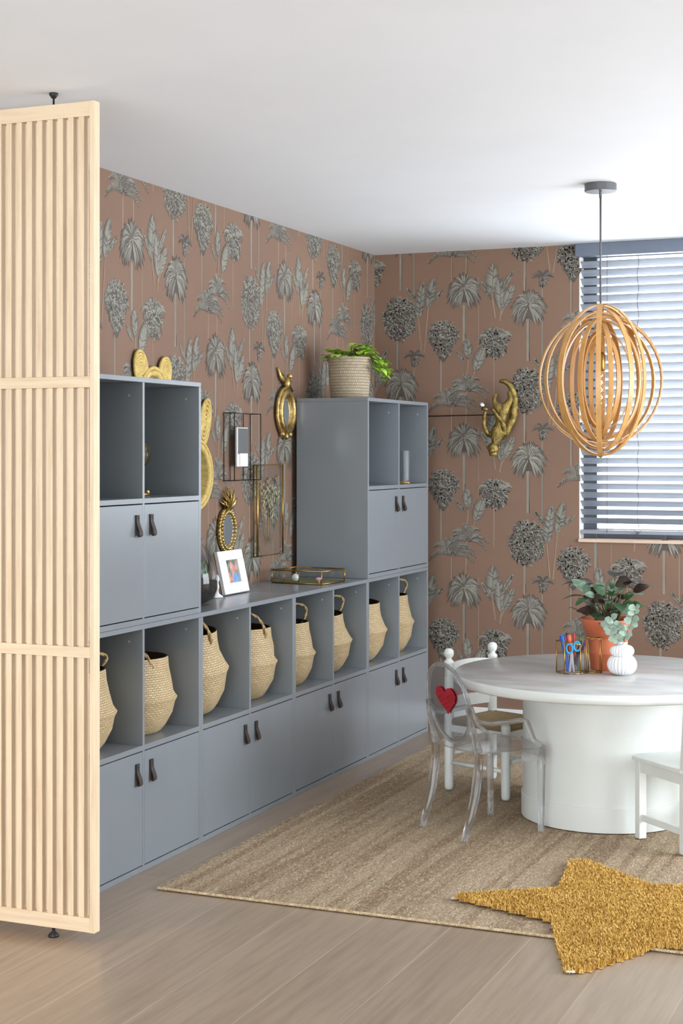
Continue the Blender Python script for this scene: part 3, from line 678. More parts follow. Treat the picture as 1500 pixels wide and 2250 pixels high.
# ---------------------------------------------------------------- white wooden chair at the right edge
dv = Vector((-.195, .179, 0)); ax = dv.normalized(); rx_ = Vector((ax.y, -ax.x, 0))
F1 = Vector((-1.199, 5.719, 0)); BP = Vector((-1.004, 5.54, 0)); cc = (F1+BP)/2+rx_*.145
rc = thing('wooden_chair', 'plain white wooden child chair at the right edge, pushed to the round table', 'chair', (cc.x, cc.y, .0142), rotz(ax.x, ax.y))
W2, D2 = .145, .1325
for sx in (-1, 1):
    q = MB(); q.box(sx*W2-.016, sx*W2+.016, D2-.014, D2+.014, 0, .285, .002); q.build('front_leg', white_c, rc)
    q = MB(); q.box(sx*W2-.014, sx*W2+.014, -D2-.016, -D2+.016, 0, .285, .002); q.obox((sx*W2, -D2-.012, .42), (.014, 0, 0), (0, .015, 0), (0, -.012, .139)); q.build('back_post', white_c, rc)
    q = MB(); q.box(sx*W2-.007, sx*W2+.007, -D2+.016, D2-.014, .065, .09, .002); q.build('stretcher', white_c, rc)
    q = MB(); q.box(sx*W2-.012, sx*W2+.008, -D2+.016, D2-.014, .245, .285, .002); q.build('seat_rail', white_c, rc)
q = MB(); q.box(-W2+.016, W2-.016, D2-.012, D2+.008, .245, .285, .002); q.build('front_rail', white_c, rc)
q = MB(); q.box(-W2-.022, W2+.022, -D2+.0, D2+.028, .2855, .3005, .003); q.build('seat', white_c, rc)
for z in (.39, .50):
    q = MB(); q.box(-W2+.014, W2-.014, -D2-.03-.08*(z-.42), -D2-.014-.08*(z-.42), z, z+.045, .003); q.build('back_rail', white_c, rc)

# ---------------------------------------------------------------- things on the table
def leaf(m, base, tip, width, up=(0,0,1), curl=.15, mi=0, n=5, fold=.15, round_=1.0):
    a = Vector(base); c_ = Vector(tip); d = c_-a; l_ = d.length; t_ = d.normalized(); s_ = t_.cross(Vector(up))
    s_ = s_.normalized() if s_.length > 1e-4 else t_.orthogonal().normalized(); nn = s_.cross(t_)
    vs = []
    for i in range(n+1):
        u = i/n; p = a+d*u+nn*(math.sin(PI*u)*curl*l_); w_ = width/2*(math.sin(PI*(u**(.8)))**(.75/round_) if 0 < u < 1 else .04)
        vs += [p-s_*w_+nn*w_*fold, p, p+s_*w_+nn*w_*fold]
    m.add(vs, [(i*3, i*3+1, i*3+4, i*3+3) for i in range(n)]+[(i*3+1, i*3+2, i*3+5, i*3+4) for i in range(n)], mi, True)
pot = thing('potted_plant', 'dark-leaved houseplant in a terracotta pot on the round table', 'plant', (-1.421, 6.151, TH))
q = MB(); q.lathe([(0, 0), (.066, 0), (.069, .003), (.075, .064), (.078, .068), (.074, .070), (.080, .128), (.082, .132), (.086, .134), (.108, .196), (.110, .204), (.104, .204), (.098, .19), (0, .19)], 48)
q.build('pot', terra, pot)
q = MB(); q.lathe([(.098, .188), (.05, .193), (0, .194)], 24); q.build('soil', soil, pot)
q = MB(); st_ = MB(); r2 = random.Random(12)
specs = [(-.10, .20, .34, 1, .10), (-.04, .0, .33, 2, .11), (.02, .05, .37, 1, .12), (.09, -.02, .345, 1, .10), (.13, .03, .335, 1, .09), (.115, -.05, .30, 2, .10), (-.12, 0, .28, 0, .10), (-.075, -.05, .275, 0, .085), (-.135, .03, .33, 1, .09), (.0, -.06, .27, 1, .09), (.05, .03, .33, 1, .07), (-.055, .05, .245, 1, .06), (.06, -.06, .26, 0, .09), (.09, .04, .25, 0, .09), (-.02, -.05, .22, 0, .07), (.03, -.08, .24, 1, .06), (-.14, -.02, .24, 1, .03), (.0, .08, .30, 0, .1), (-.05, -.02, .21, 2, .08), (.11, .0, .21, 0, .07), (.04, .0, .29, 0, .1), (-.03, .03, .29, 0, .1)]
for (x, y, z, mi, s_) in specs:
    if (x, y) == (-.10, .20): y = .04
    # leaf blades are laid nearly flat, turned about the stem end
    bx, by = x*.25+r2.uniform(-.01, .01), y*.3
    st_.tube([(bx, by, .19), (x*.6, y*.6, .19+(z-.19)*.7), (x, y, z)], .0022, 6)
    a = math.atan2(y, x)+r2.uniform(-.5, .5); dz = r2.uniform(-.35, .25)
    d = Vector((math.cos(a), math.sin(a), dz)).normalized()*s_
    leaf(q, Vector((x, y, z))-d*.3, Vector((x, y, z))+d*.7, s_*.62, curl=.10, mi=mi, n=7)
for i in range(34):
    a = r2.uniform(0, 2*PI); r = r2.uniform(.01, .085); z = .215+r2.uniform(0, .11)*(1.1-r*4)
    p = Vector((r*math.cos(a), r*math.sin(a), z)); d = Vector((math.cos(a+r2.uniform(-.6, .6)), math.sin(a), r2.uniform(-.35, .7))).normalized()*r2.uniform(.04, .065)
    st_.tube([(0, 0, .19), (p.x*.6, p.y*.6, z-.01), tuple(p)], .0016, 5); leaf(q, p, p+d, d.length*.62, up=(r2.uniform(-.5, .5), -1, .6), curl=.12, mi=r2.choice((0, 0, 2, 1)), n=6)
for (x, y, z, ex, ey, ez, w_) in ((-.07, .0, .30, -.15, .0, .355, .045), (.03, 0, .345, .10, -.03, .35, .062), (.10, 0, .315, .165, .0, .335, .045), (-.06, -.04, .27, .0, -.06, .29, .05), (-.02, -.09, .215, .03, -.10, .175, .04), (.05, -.05, .25, .13, -.04, .235, .05), (-.05, -.03, .235, -.12, -.04, .23, .035)):
    leaf(q, (x, y, z), (ex, ey, ez), w_, up=(0, -1, .9), curl=.08, mi=r2.choice((1, 1, 2)), n=7)
st_.build('stems', stemm, pot)
q.build('foliage', [greenl, darkleaf, silverl], pot)
# vase
va = thing('bubble_vase', 'small white ribbed double-bubble ceramic vase holding a eucalyptus sprig', 'vase', (-1.333, 6.008, TH))
q = MB(); pr = [(0, 0), (.022, 0)]
for i in range(13):
    a = -PI/2+.55+(PI-1.0)*i/12; pr.append((.022+.033*max(0, math.cos(a)), .041+.038*math.sin(a)))
for i in range(13):
    a = -PI/2+.5+(PI-.95)*i/12; pr.append((.018+.027*max(0, math.cos(a)), .094+.024*math.sin(a)))
pr += [(.021, .1165), (.021, .130), (.018, .130), (.017, .10)]
def ribs(a, z): return 1.0+(.12*(abs(math.sin(a*11))**.7-.55) if .006 < z < .115 else 0)
q.lathe(pr, 240, mod=ribs); q.build('body', ceramic, va)
sg = thing('eucalyptus_sprig', 'pale green eucalyptus sprig standing in the white ribbed vase', 'sprig', (-1.333, 6.008, TH+.105))
q = MB(); q2 = MB()
br_ = [[(0, 0, -.06), (.01, 0, .04), (.035, .01, .10), (.05, .02, .16)], [(0, 0, -.06), (-.012, -.01, .03), (-.035, -.02, .065), (-.055, -.01, .085)], [(0, 0, -.06), (.005, .01, .04), (-.01, 0, .08), (-.04, -.01, .115)]]
for B_ in br_:
    q2.tube(B_, .0014, 6)
    for i in range(len(B_)-1):
        for f_ in (.3, .65, 1):
            p = Vector(B_[i]).lerp(Vector(B_[i+1]), f_)
            if p.z < .02: continue
            for sd in (-1, 1):
                a = r2.uniform(0, 2*PI); d = Vector((sd*.8, r2.uniform(-.6, .2), r2.uniform(-.5, .5))).normalized()*r2.uniform(.022, .034)
                leaf(q, p, p+d, d.length*.85, up=(0, -1, .3), curl=.05, n=6, round_=1.8)
q.build('leaves', euc, sg); q2.build('stem', stemm, sg)
# brass and glass pen holder (hexagon)
ph = thing('pen_holder', 'hexagonal brass-edged glass pen holder full of pens on the round table', 'pen holder', (-1.527, 5.995, TH), .25)
q = MB(); gl = MB(); R_ = .062; H_ = .118
cs = [(R_*math.cos(PI/3*i), R_*math.sin(PI/3*i)) for i in range(6)]; hz = [H_, H_*1.0, H_*.98, H_*1.08, H_*1.05, H_*1.0]
for i in range(6):
    a, c_ = cs[i], cs[(i+1) % 6]
    q.tube([(a[0], a[1], 0.002), (a[0], a[1], hz[i])], .0022, 6); q.tube([(a[0], a[1], .003), (c_[0], c_[1], .003)], .0022, 6)
    if i in (1, 3, 4): q.tube([(a[0], a[1], hz[i]), (c_[0], c_[1], hz[(i+1) % 6])], .0016, 6)
    gl.add([(a[0], a[1], .003), (c_[0], c_[1], .003), (c_[0], c_[1], .075), (a[0], a[1], .075)], [(0,1,2,3)])
q.build('frame', brass, ph)
for f_ in list(gl.f): pass
vs = [(x, y, z) for z in (.003, .08) for k_ in (1, .96) for x, y in [(c_[0]*k_, c_[1]*k_) for c_ in cs]]
gl = MB(); fs = []
for i in range(6):
    j = (i+1) % 6; fs += [(i, j, 12+j, 12+i), (6+j, 6+i, 18+i, 18+j), (12+i, 12+j, 18+j, 18+i), (j, i, 6+i, 6+j)]
gl.add(vs, fs); gl.build('glass', glass, ph)
fb = thing('brass_holder', 'empty rectangular brass wire frame between the pens and the terracotta pot', 'holder', (-1.452, 6.03, TH), .4)  # separate rectangular brass frame behind the pen holder, use not known
q = MB()
for x, y in ((-.03, -.02), (.03, -.02), (.03, .02), (-.03, .02)): q.tube([(x, y, 0.001), (x, y, .135)], .002, 6)
for z in (.003, .135): q.tube([(-.03, -.02, z), (.03, -.02, z), (.03, .02, z), (-.03, .02, z)], .002, 6, True)
q.build('wire', brass, fb)
penm = {n_: mottled('pen_'+n_, rgb(*c_), rgb(*[int(k_*.9) for k_ in c_]), .35, 10, .02) for n_, c_ in dict(blue=(38,92,190), orange=(206,84,44), red=(180,40,40), black=(34,32,36), green=(60,120,70), purple=(110,60,120), navy=(40,46,96), wood=(170,120,80)).items()}
def stick(name, label, cat, col, base, tip, r, cap=None, grp='pens in the brass holder', tipc=None):
    th = thing(name, label, cat, Vector(base)+Vector((-1.527, 5.995, TH)), 0, grp)
    d = Vector(tip)-Vector(base); q = MB(); u = d.normalized(); l_ = d.length
    M = u.to_track_quat('Z', 'Y').to_matrix().to_4x4()
    q.lathe([(0, 0), (r*.8, 0), (r, .003), (r, l_*.72)], 14, M=M); q.build('barrel', tipc or penm[col], th)
    q = MB(); q.lathe([(r*1.02, l_*.70), (r*1.08, l_*.72), (r*1.08, l_-.004), (r*.7, l_), (0, l_)], 14, M=M); q.build('cap', penm[cap or col], th)
Bz = .006
stick('marker', 'thick blue marker pen leaning to the left in the brass holder', 'pen', 'blue', (-.008, -.024, Bz), (-.040, -.012, .148), .008, tipc=penm['blue'])
stick('marker', 'dark blue marker behind the thick blue one in the brass holder', 'pen', 'navy', (.004, -.020, Bz), (-.028, .024, .152), .005)
stick('marker', 'orange-red marker standing in the middle of the brass holder', 'pen', 'orange', (-.004, .010, Bz), (-.012, -.01, .150), .0085)
stick('pencil', 'slim red pencil in the brass holder', 'pencil', 'red', (.01, .0, Bz), (.0, .022, .155), .004)
stick('marker', 'purple felt pen leaning far right in the brass holder', 'pen', 'purple', (-.0, .02, Bz), (.052, .012, .130), .0045)
stick('marker', 'black felt pen leaning right in the brass holder', 'pen', 'black', (-.004, -.012+.02, Bz), (.040, -.014, .128), .0055)
stick('marker', 'green felt pen in the brass holder', 'pen', 'green', (.018, .022, Bz), (.026, .024, .140), .005)
scs = thing('scissors', 'scissors with bright blue handles upside down in the brass pen holder', 'scissors', (-1.527+.006, 5.995-.03, TH+.004), .35)
q = MB()
for dx in (-.013, .017): q.tube([(dx+.0125*math.cos(a*PI/8)+.003, .002, .098+dx*.3+.018*math.sin(a*PI/8)) for a in range(16)], .0045, 8, True)
q.build('handles', mottled('cyan_plastic', rgb(40,160,206), rgb(30,140,190), .4, 10, .02), scs)
q = MB(); q.obox((-.004, .002, .042), (.004, 0, 0), (0, .0008, 0), (.004, 0, .040)); q.obox((.004, .004, .042), (.004, 0, 0), (0, .0008, 0), (-.004, 0, .040)); q.build('blades', steel, scs)

# ---------------------------------------------------------------- pendant lamp
pl = thing('pendant_lamp', 'ball-shaped pendant lamp of nested bent wood hoops over the table', 'pendant lamp', (-1.436, 6.086, 0))
q = MB(); q.cyl((0, 0), .063, 2.472, 2.5025, 40, b=.002); q.build('canopy', graph, pl)
q = MB(); q.lathe([(0, 2.448), (.006, 2.448), (.006, 2.472)], 12); q.tube([(0, 0, 2.45), (0, 0, 2.02)], .0042, 8); q.build('cord', graph, pl)
q = MB(); q.tube([(0, 0, 2.02), (0, 0, 1.83)], .005, 8); q.lathe([(0, 1.835), (.012, 1.835), (.020, 1.825), (.020, 1.765), (.016, 1.76), (0, 1.76)], 20); q.build('socket', brass, pl)
q = MB(); q.lathe([(.013, 1.765), (.014, 1.75), (.022, 1.735), (.0235, 1.71), (.0235, 1.63), (.018, 1.615), (.006, 1.606), (0, 1.605)], 24); q.build('bulb', glass, pl)
q = MB(); q.tube([(.008*math.cos(i*.9), .008*math.sin(i*.9), 1.745-i*.0042) for i in range(28)], .0012, 5)
em = mat('filament', (1, .6, .25, 1), .5); P(em).inputs['Emission Color'].default_value = (1, .62, .28, 1); P(em).inputs['Emission Strength'].default_value = 6
q.build('filament', em, pl)
ZP = 1.7245; caz = math.atan2(math.sin(math.atan(1431/3415)), math.cos(math.atan(1431/3415)))   # azimuth of the picture plane
hoops = [(.246, .255, 4), (.240, .262, -14), (.246, .250, 22), (.236, .268, 158-180+62), (.205, .296, 30), (.200, .300, -42), (.196, .302, 78), (.225, .280, -68), (.165, .240, 8), (.160, .235, -28), (.165, .245, 52), (.150, .228, 96), (.118, .200, -8), (.112, .190, 40), (.110, .185, -60)]
for rx2, rz2, az in hoops:
    a = caz+math.radians(az); ux, uy = math.cos(a), math.sin(a); q = MB(); n = 72
    q.band([(rx2*math.sin(2*PI*i/n)*ux, rx2*math.sin(2*PI*i/n)*uy, ZP+rz2*math.cos(2*PI*i/n)) for i in range(n)], (-uy, ux, 0), .0050, .020)
    q.build('hoop', lampwood, pl)
q = MB(); q.tube([(0, 0, ZP-.305), (0, 0, ZP-.17)], .0035, 8); q.sphere((0, 0, ZP-.300), .009, 8); q.tube([(0, 0, ZP+.305), (0, 0, ZP+.1)], .0035, 8); q.build('axle', brass, pl)

# ---------------------------------------------------------------- wall decorations on the left wall (faces +X)
def ear_mirror(cy, cz, r, ears, label):
    th = thing('rattan_mirror', label, 'mirror', (XW+.008, cy, cz))
    q = MB(); q.tube([(.006, r*math.cos(a*PI/24), r*math.sin(a*PI/24)) for a in range(48)], .012, 8, True); q.tube([(.010, (r+.018)*math.cos(a*PI/24), (r+.018)*math.sin(a*PI/24)) for a in range(48)], .008, 8, True); q.build('rim', rattan, th)
    q = MB(); q.lathe([(0, .006), (r-.008, .006), (r-.008, 0), (0, 0)], 40, M=Matrix.Rotation(PI/2, 4, 'Y')); q.build('glass', mirror, th)
    for (ey, ez, a, el, ew) in ears:
        q = MB(); ca, sa = math.cos(a), math.sin(a)
        for f_ in (1, .82, .64, .46, .28, .12):
            q.tube([(.006, ey+(ew*f_*math.cos(k_*PI/16))*ca-(el*f_*math.sin(k_*PI/16))*sa, ez+(ew*f_*math.cos(k_*PI/16))*sa+(el*f_*math.sin(k_*PI/16))*ca) for k_ in range(32)], .0065, 6, True)
        q.lathe([(0, 0), (.99, 0)], 32, M=Matrix.Translation((.003, ey, ez)) @ Matrix.Rotation(a, 4, 'X') @ Matrix(((0,0,1,0),(ew,0,0,0),(0,el,0,0),(0,0,0,1)))); q.build('ear', rattan, th)
ear_mirror(5.388, 1.668, .085, [(-.095, .095, .28, .072, .048), (.095, .088, -.22, .062, .046)], 'yellow rattan mirror with two round ears rising above the left tower')
ear_mirror(5.735, 1.345, .128, [(.088, .215, -.30, .105, .045), (-.088, .215, .30, .105, .045)], 'yellow rattan mirror with long ears, half hidden beside the left tower')
# black wire frame with narrow mirror
th = thing('wire_frame_mirror', 'black wire wall frame with a narrow rectangular mirror inside', 'mirror', (XW+.002, 6.017, 1.315))
q = MB(); W_, H_ = .262, .294
for d in (.004, .055):
    q.tube([(d, 0, 0), (d, W_, 0), (d, W_, H_), (d, 0, H_)], .0022, 6, True)
for y, z in ((0, 0), (W_, 0), (W_, H_), (0, H_)): q.tube([(.004, y, z), (.055, y, z)], .002, 6)
for y in (.06, .19): q.tube([(.004, y, 0), (.004, y, H_)], .002, 6)
q.build('frame', black, th)
q = MB(); q.box(.028, .036, .062, .172, .060, .232, .001); q.build('backing', trimw, th)
q = MB(); q.box(.036, .0375, .070, .172, .115, .228); q.build('glass', mirror, th)
q = MB(); q.box(.036, .039, .088, .164, .064, .118); q.build('card', ceramic, th)
# oval eagle mirror
def ringpts(cy, cz, ry, rz_, d, n=40): return [(d, cy+ry*math.cos(2*PI*i/n), cz+rz_*math.sin(2*PI*i/n)) for i in range(n)]
th = thing('oval_mirror', 'ornate oval gold mirror with a bird crest beside the right tower', 'mirror', (XW+.002, 6.633, 1.628))
q = MB(); q.tube(ringpts(0, 0, .072, .090, .022), .015, 10, True); q.tube(ringpts(0, 0, .092, .110, .014), .010, 8, True); q.tube(ringpts(0, 0, .056, .075, .014), .006, 6, True)
for i in range(28): a = 2*PI*i/28; q.sphere((.028, .072*math.cos(a), .090*math.sin(a)), .0055, 6)
for a in (-.5, 0, .5): q.sphere((.015, .04*a*2, -.115+.02*abs(a)), .016, 8)
q.build('frame', gold, th)
q = MB(); q.sphere((.022, .0, .135), .022, 10, sc=(.8, 1, 1.3)); q.sphere((.03, .012, .168), .013, 8); q.tube([(.032, .02, .170), (.034, .036, .164)], [.005, .001], 6)
q.tube([(.018, -.01, .14), (.012, -.045, .165), (.008, -.075, .205)], [.014, .017, .003], 8, rx=.006); q.tube([(.018, .012, .13), (.014, .045, .125), (.010, .085, .10)], [.014, .014, .003], 8, rx=.006); q.build('bird_crest', gold, th)
q = MB(); q.lathe([(0, .006), (1, .006)], 40, M=Matrix(((0,0,1,.012),(.056,0,0,0),(0,.076,0,0),(0,0,0,1)))); q.build('glass', mirror, th)
# pineapple mirror
th = thing('pineapple_mirror', 'gold pineapple-shaped mirror hanging above the white photo frame', 'mirror', (XW+.002, 6.034, 1.100))
q = MB()
for rg_, (ry, rz_, d, nb) in enumerate(((.078, .092, .012, 34), (.066, .080, .018, 30))):
    for i in range(nb): a = 2*PI*(i+.5*rg_)/nb; q.sphere((d, ry*math.cos(a), rz_*math.sin(a)), .0088, 6)
q.tube(ringpts(0, 0, .070, .085, .008), .012, 8, True); q.build('frame', gold, th)
q = MB()
for i in range(15):
    a = -1.15+2.3*i/14; l_ = .105*(1-.28*abs(a)); b0 = Vector((.014, .02*math.sin(a), .085)); 
    tip = b0+Vector((.02*math.cos(i*2.1), math.sin(a)*l_*.62, math.cos(a)*l_))
    q.tube([b0, b0.lerp(tip, .5)+Vector((.008, -.006*math.sin(a), .006)), tip], [.006, .009, .001], 6, rx=[.003, .004, .001])
q.build('crown', gold, th)
q = MB(); q.lathe([(0, .006), (1, .006)], 40, M=Matrix(((0,0,1,.010),(.060,0,0,0),(0,.075,0,0),(0,0,0,1)))); q.build('glass', mirror, th)
# gold glass frame with pressed stems
th = thing('pressed_flower_glass', 'slim brass frame of clear glass holding pressed stems on the patterned wall', 'picture frame', (XW+.003, 6.295, .966))
q = MB(); q.tube([(.010, 0, 0), (.010, .312, 0), (.010, .312, .414), (.010, 0, .414)], .0042, 6, True); q.tube([(.030, 0, 0), (.030, 0, .414)], .006, 6); q.build('frame', brass, th)
q = MB(); q.box(.009, .011, .004, .308, .004, .41); q.build('pane', glass, th)
q = MB()
rp = random.Random(9)
for i in range(6):
    y = .085+.032*i+rp.uniform(-.01, .01); zt = rp.uniform(.29, .38); q.tube([(.012, .15+(y-.15)*.4, .04+rp.uniform(0, .03)), (.012, y, .20), (.012, y+(y-.15)*.3, zt)], .0015, 5)
    for k_ in range(9): z = zt-.13+.016*k_; leaf(q, (.013, y+rp.uniform(-.004, .004), z), (.013, y+rp.uniform(.012, .03)*(-1)**k_, z+rp.uniform(.01, .04)), rp.uniform(.006, .014), up=(1, 0, 0), curl=.05, n=3)
q.build('pressed_stems', mottled('dried_stem', rgb(170,160,126), rgb(120,116,90), .8, 20, 0), th)
# monkey lamp, rod and glass ball on back wall
mk = thing('gold_monkey', 'gold monkey figure hanging head down on the back wall', 'figurine', (-2.385, YB-.075, 1.62))
def skin(name, verts, edges, radii, m, parent, sub=2, root=0):
    me = bpy.data.meshes.new(name); me.from_pydata([Vector(v_) for v_ in verts], edges, []); o = bpy.data.objects.new(name, me); C.objects.link(o); o.parent = parent
    me.materials.append(m); sk = o.modifiers.new('skin', 'SKIN'); sk.use_smooth_shade = True
    for i, r in enumerate(radii): me.skin_vertices[0].data[i].radius = (r, r) if not isinstance(r, tuple) else r
    me.skin_vertices[0].data[root].use_root = True
    s_ = o.modifiers.new('sub', 'SUBSURF'); s_.levels = s_.render_levels = sub; return o
# local coords: x right, z up, y toward wall(+). torso hangs down from hips at (.045,0,0)
vs = [(.045, 0, .02), (.035, -.01, -.04), (.02, -.015, -.09), (.012, -.02, -.125),                       # 0-3 hips, belly, chest, neck
      (.005, -.028, -.15),                                                                            # 4 head
      (.062, -.01, -.085), (.058, -.03, -.03), (.02, -.045, .02), (.0, -.05, .05),                       # 5-8 right arm up
      (-.028, -.01, -.09), (-.046, -.03, -.045), (-.040, -.045, .0), (-.03, -.05, .035),                  # 9-12 left arm up
      (.07, .0, .055), (.095, -.01, .10), (.075, .0, .135),                                             # 13-15 right leg bent
      (.02, -.01, .06), (.0, -.015, .085), (.012, .0, .125)]                                            # 16-18 left leg
ed = [(0,1),(1,2),(2,3),(3,4),(2,5),(5,6),(6,7),(7,8),(2,9),(9,10),(10,11),(11,12),(0,13),(13,14),(14,15),(0,16),(16,17),(17,18)]
rd_ = [.030,.027,.030,.017,.020,.017,.014,.011,.008,.015,.013,.010,.008,.024,.017,.010,.020,.014,.009]
skin('body', vs, ed, rd_, goldfig, mk)
q = MB(); q.sphere((.004, -.030, -.162), .029, 10, sc=(1, 1.05, 1.1)); q.sphere((.004, -.058, -.172), .016, 8, sc=(1, .8, .9)); q.sphere((.036, -.028, -.155), .010, 8, sc=(.6, .8, 1)); q.sphere((-.027, -.028, -.155), .010, 8, sc=(.6, .8, 1)); q.sphere((-.006, -.056, -.158), .004, 6); q.sphere((.014, -.056, -.158), .004, 6)
q.lathe([(0, -.030), (.020, -.028), (.024, -.012), (.018, -.006)], 14, (.004, -.028, -.172)); q.build('head', goldfig, mk)
q = MB(); tp = [(.045, .0, -.115), (.072, .01, -.07), (.098, .01, -.01), (.108, .01, .05), (.108, .012, .11), (.090, .012, .160), (.058, .0, .190), (.028, -.01, .185)]
q.tube([Vector(p) for p in tp], [.012, .019, .024, .023, .019, .017, .015, .011], 10); q.build('tail', goldfig, mk, subsurf=1)
q = MB(); q.lathe([(0, -.004), (.018, -.004), (.018, .006), (0, .006)], 20, (-.034, -.05, .040), M=Matrix.Identity(4)); q.tube([(-.03, -.05, .035), (-.046, -.05, .050)], .006, 8); q.build('lamp_holder', goldfig, mk)
q = MB(); q.sphere((-.050, -.052, .062), .0165, 12); q.build('bulb', mottled('chrome_bulb', (.9,.9,.95,1), (.8,.8,.86,1), .08, 60, .4, metal=1), mk)
rd2 = MB(); rd2.tube([(-2.90, YB-.03, 1.628), (-2.42, YB-.03, 1.634), (-2.37, YB-.03, 1.634)], .003, 8); tag(rd2.build('metal_rod', black), 'thin black rod running along the back wall to the gold monkey', 'rod')

# ---------------------------------------------------------------- on the worktop
ZT = T+.0005
fr = thing('photo_frame', 'white photo frame leaning on the grey worktop with a colour snapshot', 'photo frame', (-2.900, 5.693, ZT+.0048), rot=(0, -.22, 0))
q = MB(); FW, FH = .225, .180
q.box(-.016, 0, 0, FW, 0, .045, .002); q.box(-.016, 0, 0, FW, FH-.04, FH, .002); q.box(-.016, 0, 0, .062, .045, FH-.04, .001); q.box(-.016, 0, FW-.058, FW, .045, FH-.04, .001); q.build('frame', ceramic, fr)
q = MB(); q.box(-.020, -.016, .0, FW, 0, FH); q.build('backing', wood('frame_wood', rgb(150,100,66), rgb(120,80,50)), fr)
pm = mat('snapshot', (.5,.5,.5,1), .3); vv = coords(pm, (1,1,1)); n_ = noise(pm, vv, 26, 3); r_ = ramp(pm, n_, [(.3, rgb(52,56,48)), (.45, rgb(120,130,120)), (.55, rgb(206,140,122)), (.66, rgb(214,180,168))]); L(pm, r_.outputs[0], P(pm).inputs['Base Color'])
q = MB(); q.box(-.0155, -.010, .06, FW-.056, .043, FH-.038); q.build('snapshot', pm, fr)
q = MB(); q.add([(-.0095, .118, .044), (-.0095, .165, .044), (-.0095, .160, .075), (-.0095, .142, .092), (-.0095, .122, .07)], [(0,1,2,3,4)]); q.add([(-.0095, .134+.011*math.cos(a*PI/6), .104+.013*math.sin(a*PI/6)) for a in range(12)], [tuple(range(12))], 1); q.build('picture_figure', [mottled('shirt_blue', rgb(90,150,210), rgb(120,176,226), .4, 30, 0), mottled('skin_tone', rgb(214,150,130), rgb(200,134,114), .4, 30, 0)], fr)
st_ = MB(); st_.obox((-.028, FW/2, .06), (.001, 0, .0), (0, .02, 0), (-.012, 0, .062)); st_.build('stand', black, fr)
te = thing('terrarium', 'glass bottle terrarium with dark soil and green plants, half behind the left tower', 'terrarium', (-2.862, 5.325, ZT))
q = MB(); pr = [(0, .001), (.05, .001), (.088, .02), (.104, .06), (.105, .10), (.095, .15), (.07, .20), (.045, .235), (.04, .26)]
q.lathe(pr, 40); q.lathe([(r*.975, z_+.002) for r, z_ in pr[::-1]], 40); q.build('bottle', glass, te)
q = MB(); q.lathe([(0, .004), (.05, .005), (.085, .023), (.1, .06), (.1005, .092), (.07, .098), (0, .10)], 32); q.build('soil', soil, te)
q = MB()
for i in range(150):
    a = r2.uniform(0, 2*PI); r = r2.uniform(.01, .078); p = Vector((r*math.cos(a), r*math.sin(a), .092+r2.uniform(0, .065)*(1.25-r*9))); d = Vector((math.cos(a)*(.5-r*7), math.sin(a)*(.5-r*7), 1)).normalized()*r2.uniform(.03, .055)*(1 if p.z < .14 else .7)
    leaf(q, p, p+d, .014, curl=.15, n=4)
q.build('plants', greenl, te)
q = MB(); q.lathe([(0, 0), (.022, 0), (.020, .006), (.008, .016), (.006, .03), (.010, .045), (.005, .06), (.009, .075), (.004, .09), (0, .094)], 18, mod=lambda a, z_: 1+.18*math.sin(3*a+z_*90)); o_ = q.build('twist_ornament', ceramic); o_.location = (-2.905, 5.625, ZT); tag(o_, 'small white twisted ceramic ornament between the terrarium and the photo frame', 'ornament')
bx = thing('trinket_box', 'low brass-edged glass trinket box on the worktop beside the right tower', 'box', (-2.868, 6.455, ZT), -.12)
q = MB(); w_, d_, h_ = .130, .105, .058
for z in (.003, h_): q.tube([(-w_, -d_, z), (w_, -d_, z), (w_, d_, z), (-w_, d_, z)], .0032, 6, True)
for x, y in ((-w_, -d_), (w_, -d_), (w_, d_), (-w_, d_)): q.tube([(x, y, .003), (x, y, h_)], .0032, 6)
q.tube([(w_*.1, -d_, .003), (w_*.1, -d_, h_), (w_*.1, d_, h_)], .002, 6); q.tube([(-w_*.5, -d_, .003), (-w_*.5, -d_, h_)], .0016, 6); q.build('frame', brass, bx)
q = MB(); q.box(-w_, w_, -d_, -d_+.002, .004, h_-.002); q.box(-w_, w_, d_-.002, d_, .004, h_-.002); q.box(-w_, -w_+.002, -d_, d_, .004, h_-.002); q.box(w_-.002, w_, -d_, d_, .004, h_-.002); q.box(-w_, w_, -d_, d_, h_-.001, h_+.001); q.build('glass', glass, bx)
q = MB(); q.box(-w_+.003, w_-.003, -d_+.003, d_-.003, .001, .005); q.build('base', mottled('moss_felt', rgb(120,124,70), rgb(96,100,56), .9, 40, .2), bx)
for (x, y, cm, lb) in ((-.035, -.055, (.8,.86,.86), 'clear glass bauble inside the brass trinket box'), (.085, -.05, (.82,.45,.5), 'small pink flower trinket inside the brass trinket box')):
    M_ = Matrix.Rotation(-.12, 4, 'Z') @ Vector((x, y, 0)); q = MB()
    if cm[0] > .81 and cm[1] < .6:
        for i in range(7): a = i*2*PI/7; q.sphere((.008*math.cos(a), .008*math.sin(a), .016), .007, 6)
        q.sphere((0, 0, .018), .006, 6); q.cyl((0, 0), .004, 0, .014, 8); nm, cat = 'flower_trinket', 'trinket'
    else: q.sphere((0, 0, .018), .018, 10); nm, cat = 'glass_bauble', 'bauble'
    o_ = q.build(nm, mottled(nm+'_m', (*cm, 1), tuple(c_*.8 for c_ in cm)+(1,), .15, 20, .05)); o_.location = (-2.868+M_[0], 6.455+M_[1], ZT+.0055); tag(o_, lb, cat)
